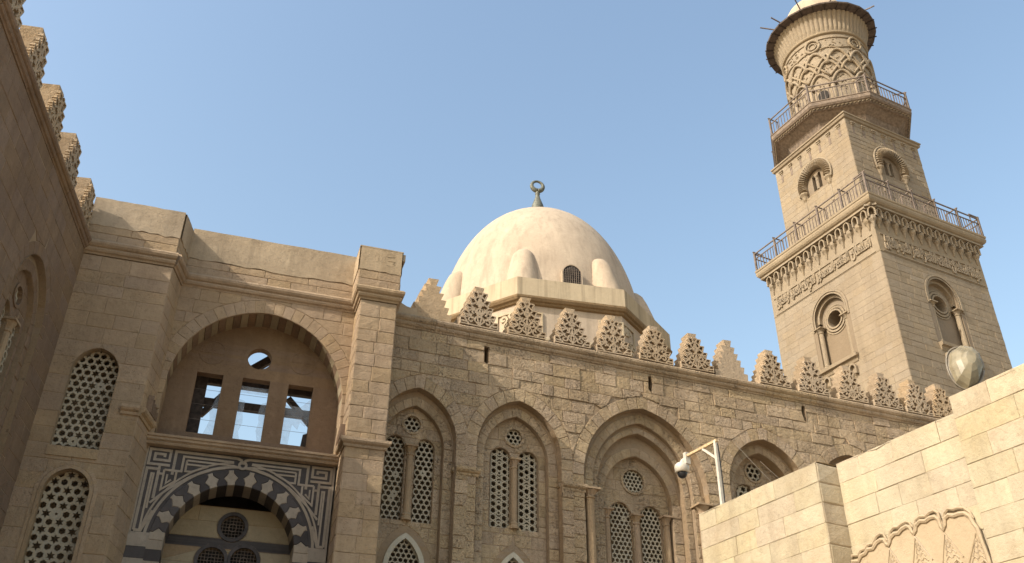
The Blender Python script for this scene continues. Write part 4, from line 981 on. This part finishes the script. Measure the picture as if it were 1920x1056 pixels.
for fc in (F2, L2):
    for k in range(27):                     # cushion voussoirs of the horseshoe hood
        t0 = rad(-18+216*k/27+.8); t1 = rad(-18+216*(k+1)/27-.8); tm = (t0+t1)/2; m_ = MB()
        P3 = lambda r, t, d: fc.p(MC+r*math.cos(t), 38.35+r*math.sin(t), d)
        rings = [[P3(r, t0, d*.4), P3(r, (t0+tm)/2, d), P3(r, tm, d*1.1), P3(r, (t1+tm)/2, d), P3(r, t1, d*.4), P3(r, t1, .05), P3(r, t0, .05)] for r, d in ((.84, -.16), (.92, -.27), (1.12, -.33), (1.3, -.27), (1.38, -.12))]
        m_.loft(rings); m_.build('cushion_voussoir', M['minaret'], mi)
    m_ = MB(); ring = [fc.p(MC+1.44*math.cos(rad(t)), 38.35+1.44*math.sin(rad(t)), -.12) for t in range(-22, 203, 8)]; m_.tube(ring, .06, 6); m_.build('hood_moulding', M['minaret'], mi)
    for s_ in (-1, 1):
        m_ = MB(); q = fc.p(MC+s_*1.08, 0, 0); m_.lathe([(.05, 37.3), (.14, 37.45), (.2, 37.7), (.3, 37.85), (.3, 37.95)], 10, (q.x, q.y)); m_.build('hood_impost', M['minaret'], mi)
        m_ = MB(); q = fc.p(MC+s_*1.08, 0, .02); m_.lathe([(.1, 36.1), (.1, 37.3)], 8, (q.x, q.y)); m_.build('hood_shaft', M['minaret'], mi)
    column(mi, fc, MC, .16, 37.75, 38.75, .06, M['minaret'], 'lancet_column')
    for k in range(7):                      # little hooded slots below the cornice, brown strips painting their shade
        a = .55+(S2-1.1)*k/6; m_ = MB()
        m_.loft([[fc.p(a-.09, z, -.032), fc.p(a+.09, z, -.032), fc.p(a+.09, z, .02), fc.p(a-.09, z, .02)] for z in (40.0, 40.62)]); s_o = m_.build('slot', M['brownwood'], mi)
        m_ = MB()
        for j in range(3): z = 40.62+.1*j; w_ = .10+.03*j; m_.loft([[fc.p(a-w_, z+q, -.05-.05*j), fc.p(a+w_, z+q, -.05-.05*j), fc.p(a+w_, z+q, .02), fc.p(a-w_, z+q, .02)] for q in (0, .085)])
        m_.build('slot_hood', M['minaret'], s_o)
m_ = MB()
m_.loft([[(E0-x, E0-x, z), (E1+x, E0-x, z), (E1+x, E1+x, z), (E0-x, E1+x, z)] for x, z in ((.02, 41.1), (.12, 41.14), (.16, 41.24), (.12, 41.32), (.2, 41.36), (.2, 41.46))]); m_.build('upper_cornice', M['minaret'], mi)
def oc8(ap, z, c=4.28): h = ap*.4142; return [(c+x, c+y, z) for x, y in ((-h, -ap), (h, -ap), (ap, -h), (ap, h), (h, ap), (-h, ap), (-ap, h), (-ap, -h))]
def sq8(hf, z, c=4.28): return [(c+x, c+y, z) for x, y in ((-hf*.96, -hf), (hf*.96, -hf), (hf, -hf*.96), (hf, hf*.96), (hf*.96, hf), (-hf*.96, hf), (-hf, hf*.96), (-hf, -hf*.96))]
m_ = MB(); m_.loft([oc8(3.15, 41.4), oc8(3.3, 41.5), oc8(3.45, 41.9), oc8(3.9, 42.25), oc8(4.05, 42.35)]); m_.build('balcony_soffit', M['brownwood'], mi)
for s_ in ((-1, -1), (1, -1), (-1, 1), (1, 1)):   # corner pyramids between square and octagon
    c = Vector((4.28+s_[0]*3.12, 4.28+s_[1]*3.12, 41.45)); m_ = MB(); a = c-Vector((s_[0]*1.5, 0, 0)); b = c-Vector((0, s_[1]*1.5, 0)); t = Vector((4.28+s_[0]*2.4, 4.28+s_[1]*2.4, 42.3))
    m_.add([a, c, b, t, (a+b)/2], [(0, 1, 3), (1, 2, 3), (2, 4, 3), (4, 0, 3), (0, 1, 2, 4)]); m_.build('corner_pyramid', M['minaret'], mi)
m_ = MB(); m_.loft([oc8(4.0, 42.3), oc8(4.12, 42.33), oc8(4.16, 42.46), oc8(4.3, 42.5), oc8(4.38, 42.62), oc8(4.38, 42.86), oc8(4.42, 42.88), oc8(4.42, 42.94)]); m_.build('upper_balcony_slab', M['brownwood'], mi)
ring = oc8(4.2, 42.44)
for i in range(8):                          # cable moulding round the upper slab
    a, b = Vector(ring[i]), Vector(ring[(i+1) % 8]); m_ = MB(); N = 14
    for k in range(N): p = a.lerp(b, (k+.2)/N); q = a.lerp(b, (k+1.0)/N); m_.tube([p-Vector((0, 0, .06)), q+Vector((0, 0, .06))], .045, 5)
    m_.build('cable_moulding', M['minaret'], mi)
railing([(x, y, 0) for x, y, z in oc8(4.3, 0)], 42.94, 1.35, .26, post_every=3.6)
# round top storey
CX = (4.40, 4.14); RC = 2.80
m_ = MB(); m_.lathe([(RC+.12, 42.9), (RC+.12, 43.2), (RC, 43.3), (RC, 50.3)], 64, CX); m_.build('round_storey', M['minaret'], mi, smooth=False)
NB = 12
def cyl(t, z, r): return (CX[0]+r*math.cos(t), CX[1]+r*math.sin(t), z)
for k in range(NB):
    t = 2*math.pi*k/NB+.2; dt = 2*math.pi/NB
    m_ = MB(); m_.tube([cyl(t, z, RC+.04) for z in (43.3, 44.4, 45.4)], .17, 8); m_.tube([cyl(t+q, 45.45, RC+.1) for q in (-.09, 0, .09)], .13, 6); m_.build('colonnette', M['minaret'], mi, smooth=True)
    def arcp(t0, t1, z0, zt, n=12): return [cyl(t0+(t1-t0)*i/n, z0+(zt-z0)*math.sin(math.pi*i/n)**.75, RC+.07) for i in range(n+1)]
    m_ = MB(); m_.tube(arcp(t, t+dt, 45.5, 46.5), .10, 6); m_.build('blind_arch', M['minaret'], mi, smooth=True)
    m_ = MB(); m_.tube(arcp(t+dt*.5, t+dt*1.5, 46.5, 47.5), .10, 6); m_.build('blind_arch', M['minaret'], mi, smooth=True)
    m_ = MB(); m_.tube(arcp(t-dt*.05, t+dt*1.05, 47.3, 48.45), .11, 6); m_.build('blind_arch', M['minaret'], mi, smooth=True)
    m_ = MB(); m_.tube([cyl(t+dt*q, z, RC+.06) for q, z in ((0, 46.2), (.25, 46.7), (.5, 47.25), (.75, 47.7), (1.0, 48.2))], .08, 6); m_.tube([cyl(t-dt*q, z, RC+.06) for q, z in ((0, 46.2), (.25, 46.7), (.5, 47.25), (.75, 47.7), (1.0, 48.2))], .08, 6); m_.build('interlace', M['minaret'], mi, smooth=True)
    m_ = MB(); R = random.Random(k)         # carved filling inside the bay
    for j in range(70): a = t+dt*R.uniform(.1, .9); z = R.uniform(44.9, 49.8); m_.tube([cyl(a, z, RC+.03), cyl(a+R.uniform(-.06, .06), z+R.uniform(-.15, .15), RC+.03)], .035, 4)
    m_.build('bay_carving', M['minaret'], mi, kind='stuff')
    if k % 2 == 0:
        m_ = MB(); m_.tube([cyl(t+dt*.5+.17*math.cos(q), 49.2+.52*math.sin(q), RC+.06) for q in [2*math.pi*i/18 for i in range(19)]], .10, 6); m_.tube([cyl(t+dt*.5+.09*math.cos(q), 49.2+.27*math.sin(q), RC+.05) for q in [2*math.pi*i/14 for i in range(15)]], .06, 5); m_.build('roundel', M['minaret'], mi, smooth=True)
    else:
        m_ = MB(); m_.tube([cyl(t+dt*(-.2+1.4*i/8), 48.75+.06*math.sin(i), RC+.03) for i in range(9)], .06, 5); m_.tube([cyl(t+dt*(-.2+1.4*i/8), 49.65, RC+.03) for i in range(9)], .05, 5); m_.build('frieze_panel', M['minaret'], mi, smooth=True)
m_ = MB(); m_.lathe([(RC, 50.0), (RC+.1, 50.03), (RC+.16, 50.12), (RC+.1, 50.22), (RC, 50.26)], 64, CX); m_.build('ring_moulding', M['minaret'], mi, smooth=True)
m_ = MB(); NF = 60; rings = []
for z, r in ((50.2, RC+.02), (50.6, RC+.08), (51.0, RC+.15), (51.35, RC+.24), (51.65, RC+.34), (51.85, RC+.42)):
    rings.append([cyl(2*math.pi*i/(NF*4), z, r+(.085*abs(math.sin(math.pi*i/4)) if z > 50.25 else 0)) for i in range(NF*4)])
m_.loft(rings); m_.build('reed_cornice', M['minaret'], mi)
m_ = MB(); m_.lathe([(3.0, 51.84), (RC+.42, 51.86), (3.82, 51.94), (3.84, 52.05), (3.3, 52.3), (2.2, 52.5)], 24, CX); dsk = m_.build('canopy_disc', M['canopy'], mi)
for k in range(28):
    t = 2*math.pi*k/28; m_ = MB(); m_.bar(cyl(t, 51.85, 3.2), cyl(t, 51.93, 3.88), .06, .07); m_.build('canopy_rib', M['wood'], dsk)
m_ = MB(); m_.lathe([(2.45, 52.3), (2.45, 52.9), (2.4, 53.4), (2.2, 54.2), (1.85, 54.9), (1.3, 55.5), (.6, 55.9), (.02, 56.0)], 40, CX); m_.build('cap_dome', M['dome'], mi, smooth=True)
for t, z in ((2.6, 53.3), (3.5, 53.0), (4.3, 53.4), (5.2, 53.2), (3.0, 52.6), (5.9, 53.1)):
    m_ = MB(); m_.bar(cyl(t, z, 2.2), cyl(t+.05, z+.3, 4.1), .07); m_.build('projecting_bar', M['rail'], mi)
m_ = MB(); A = Arch(0, .36, 44.7, .42, 42.95); dn = Vector((math.cos(3.62), math.sin(3.62), 0)); fc = Face(Vector((CX[0], CX[1], 0))+dn*(RC+.06), (-dn.y, dn.x, 0), -dn)
pts = A.outline(8); m_.loft([[fc.p(x, z, -.03) for x, z in pts[:-1]], [fc.p(x, z, .1) for x, z in pts[:-1]]]); m_.build('dark_doorway_panel', M['interior'], mi)  # dark panel painted in place of the deep doorway's shade
flush(bk, mi, MI)

# ------------------------------------------------------------------ the sunlit wall at the lower right
WA = Fr((8.186, 12.569, 0), 83.6)
wa = thing('foreground_wall', 'sunlit yellow limestone wall with a lobed shell arch, lower right', 'wall', WA)
bk = Bucket()
segs = [(0.0, 2.62, 0.0, 6.385), (2.62, 4.66, .40, 6.43), (4.66, 9.5, .36, 6.63)]
mb = MB()
for a0, a1, d, zt in segs: mb.box(a0, a1, d+.002, .9, 0, zt-.015)
mb.build('wall_core', M['walljoint'], wa)
for i, (a0, a1, d, zt) in enumerate(segs):
    zz = [zt-.285*k*(1.03 if i == 1 else 1) for k in range(14)][::-1]
    if i == 2: zz = [zt-.30*k for k in range(13)][::-1]
    lay(bk, FRONT, a0, a1, zz, [], M['wallblock'], d=d, proud=(.004, .013), back=.02, wr=(.34, .85), gap=.0018, jit=.005, bulge=.006, ch=.006)
RET = Face((2.62, 0, 0), (0, 1, 0), (-1, 0, 0))
lay(bk, RET, 0.0, .42, [6.385-.285*k for k in range(14)][::-1], [], M['wallblock'], proud=(.004, .01), wr=(.6, .7), gap=.003)
m_ = MB(); END = Face((0, 0, 0), (0, 1, 0), (1, 0, 0)); lay(bk, END, 0, .9, [6.385-.285*k for k in range(14)][::-1], [], M['wallblock'], proud=(.004, .01), wr=(.4, .7), gap=.003)
for a0, a1, d, zt in segs:                  # rough mortared tops
    m_ = MB(); n = max(6, int((a1-a0)/.18)); R = random.Random(int(a1*10)); rows = []
    for dd, e in ((d-.012, -.02), (d+.02, .006), (.45+d*.5, .03), (.9, .0)):
        rows.append([Vector((a0+(a1-a0)*k/n, dd+R.uniform(-.004, .01)*(dd < .6), zt+e+R.uniform(-.018, .014))) for k in range(n+1)])
    m_.loft(rows, closed=False); m_.build('wall_top', M['walljoint'], wa)
flush(bk, wa, WA)
# lobed shell hood in relief
FCW = Face((0, .385, 0)); rim = [(2.55, 4.98), (2.64, 5.05), (2.74, 5.03), (2.80, 5.09), (2.88, 5.10), (2.93, 5.14), (3.02, 5.13), (3.1, 5.19), (3.17, 5.205), (3.22, 5.19), (3.245, 5.13), (3.275, 5.11), (3.30, 5.14), (3.33, 5.19), (3.40, 5.225), (3.47, 5.215), (3.53, 5.25), (3.61, 5.265), (3.655, 5.24), (3.675, 5.18), (3.70, 5.15), (3.73, 5.18), (3.755, 5.235), (3.83, 5.27), (3.91, 5.25), (3.98, 5.27), (4.05, 5.265), (4.095, 5.22), (4.105, 5.13), (4.13, 5.08), (4.165, 5.13), (4.185, 5.2), (4.25, 5.23), (4.32, 5.2), (4.39, 5.205), (4.47, 5.19), (4.53, 5.13), (4.555, 5.04), (4.59, 4.97), (4.60, 4.85), (4.63, 4.6), (4.63, 4.0)]
m_ = MB(); n = len(rim); base = [FCW.p(x, z, -.03) for x, z in rim]; low = [FCW.p(x, 3.6, -.03) for x, z in rim]
m_.loft([low, base], closed=False); m_.build('shell_ground', M['carving'], wa)
m_ = MB(); m_.tube([FCW.p(x, z, -.035) for x, z in rim], .028, 6); m_.build('lobed_rim', M['carving'], wa)
m_ = MB(); m_.tube([FCW.p(x+.0, z+.07+.012*math.sin(i), -.022) for i, (x, z) in enumerate(rim[:-4])], .02, 5); m_.build('lobed_rim', M['carving'], wa)
for cx_, cz_ in ((2.87, 5.02), (3.275, 5.10), (3.70, 5.14), (4.13, 5.07), (4.56, 4.98)):
    l0 = (cx_+(-.12 if cx_ < 4.5 else -.2), cz_-.36); r0 = (cx_+(.18 if cx_ < 4.5 else .06), cz_-.36)
    m_ = MB(); m_.tube([FCW.p(*l0, -.035), FCW.p(cx_, cz_-.03, -.036)], .009, 5); m_.tube([FCW.p(*r0, -.035), FCW.p(cx_, cz_-.03, -.036)], .012, 5); m_.build('shell_rib', M['carving'], wa)
    m_ = MB(); R = random.Random(int(cx_*100)); mx = (l0[0]+r0[0])/2
    m_.tube([FCW.p(mx, cz_-.36, -.03), FCW.p((mx+cx_)/2, cz_-.2, -.03), FCW.p(cx_+.005, cz_-.1, -.03)], .009, 4)
    for j in range(4):
        z = cz_-.14-.065*j; w_ = .025+.02*j; xc = cx_+(mx-cx_)*(cz_-z)/.36
        for s_ in (-1, 1): m_.tube([FCW.p(xc+s_*(.006+w_*q), z+.03*math.sin(q*4), -.032) for q in (0, .35, .7, 1)], .009, 4)
    m_.build('leaf_carving', M['carving'], wa)
    m_ = MB(); m_.tube([FCW.p(l0[0]-.1+.045*i, cz_-.40+.03*math.sin(i*2.1), -.035) for i in range(9)], .02, 5); m_.build('lower_lobe', M['carving'], wa)

# ------------------------------------------------------------------ security camera on the wall
sc_ = thing('security_camera', 'white dome security camera hanging from a bracket pole on the sunlit wall', 'camera', Fr(WA.w(.45, .12, 6.38), 83.6))
m_ = MB(); m_.box(-.024, .024, -.024, .024, 0, 1.13); m_.build('pole', M['white'], sc_)
m_ = MB(); m_.box(-.09, .09, -.09, .09, -.0, .02); m_.build('base_plate', M['rust'], sc_)
m_ = MB(); m_.bar((.05, 0, 1.12), (-.74, 0, 1.12), .045, .04); m_.build('arm', M['rust'], sc_)
m_ = MB(); m_.bar((0, 0, .82), (-.33, 0, 1.1), .035); m_.build('brace', M['white'], sc_)
m_ = MB(); m_.box(-.80, -.73, -.045, .045, .98, 1.18); m_.build('mount_plate', M['white'], sc_)
m_ = MB(); m_.tube([(-.76, 0, 1.06), (-.82, 0, 1.07), (-.86, -.02, 1.05), (-.87, -.04, 1.0)], .045, 8); m_.build('bracket', M['white'], sc_, smooth=True)
m_ = MB(); m_.lathe([(.035, 1.03), (.08, 1.02), (.115, .99), (.125, .95), (.12, .86), (.10, .855)], 20, (-.87, -.04)); hd = m_.build('shroud', M['white'], sc_, smooth=True)
m_ = MB(); m_.lathe([(.085, .858), (.085, .83), (.07, .79), (.04, .765), (.005, .76)], 20, (-.87, -.04)); m_.build('dome_lens', M['black'], hd, smooth=True)

# ------------------------------------------------------------------ street lamp standing behind the wall
la = thing('street_lamp', 'street lamp with a yellowed faceted glass bowl rising behind the sunlit wall', 'lamp', Fr(WA.w(4.40, 1.25, 0), 30))
def egg(rx, ry, rz, seg, rows, lo, hi):     # half shell facing -y
    rings = []
    for i in range(rows+1):
        b = rad(lo+(hi-lo)*i/rows); rings.append([(rx*math.cos(2*math.pi*k/seg)*math.cos(b), -ry*math.sin(b), rz*math.sin(2*math.pi*k/seg)*math.cos(b)*(1-.18*math.sin(2*math.pi*k/seg))) for k in range(seg)])
    m_ = MB(); m_.loft(rings); return m_
HM = Matrix.Translation((0, 0, 7.42)) @ Matrix.Rotation(rad(20), 4, 'Y') @ Matrix.Rotation(rad(8), 4, 'Z') @ Matrix.Rotation(rad(-12), 4, 'X')
def place(m_, name, mat, parent, smooth): m_.v = [HM @ p for p in m_.v]; return m_.build(name, mat, parent, smooth=smooth)
b_ = egg(.22, .21, .365, 9, 4, 0, 72); place(b_, 'glass_bowl', M['lampglass'], la, False)
h_ = egg(.25, -.16, .36, 20, 6, 0, 88); hs = place(h_, 'housing', M['lampgrey'], la, True)
m_ = MB(); m_.tube([(.25*math.cos(t), 0, .36*math.sin(t)*(1-.18*math.sin(t))) for t in [2*math.pi*k/28 for k in range(29)]], .012, 6); place(m_, 'bowl_rim', M['lampgrey'], hs, True)
m_ = MB(); m_.lathe([(.07, -.12), (.08, .0), (.05, .12), (.01, .2)], 12, (0, -.06)); place(m_, 'bulb', M['white'], hs, True)
m_ = MB(); m_.tube([(.25, .3, 0), (.25, .3, 6.5), (.2, .22, 6.95), (.12, .1, 7.12)], [.07, .06, .05, .05], 10); m_.build('lamp_post', M['lampgrey'], la, smooth=True)

m_ = MB(); m_.tube([(.02, .04, .0), (.038, .03, .5), (.036, .02, 1.05), (-.05, .03, 1.155), (-.4, .03, 1.15), (-.7, .03, 1.16), (-.8, .02, 1.1)], .009, 5); m_.build('cable', M['black'], sc_)
# ------------------------------------------------------------------ slack wires in front of the fourth recess
for k, (p, q, lab) in enumerate((((19.0, -.12, 14.35), (21.6, -.12, 12.2), 'thin pale wire slanting across the fourth arched recess, upper one'), ((19.9, -.12, 13.9), (22.2, -.1, 12.5), 'thin pale wire slanting across the fourth arched recess, lower one'))):
    p, q = Vector(p), Vector(q); m_ = MB(); m_.tube([p.lerp(q, i/8)-Vector((0, 0, .12*math.sin(math.pi*i/8))) for i in range(9)], .006, 5)
    w_ = m_.build('wire', M['white']); w_.location = FA.o; w_['label'] = lab; w_['category'] = 'wire'; w_['kind'] = 'thing'; w_['group'] = 'wires at the fourth recess'
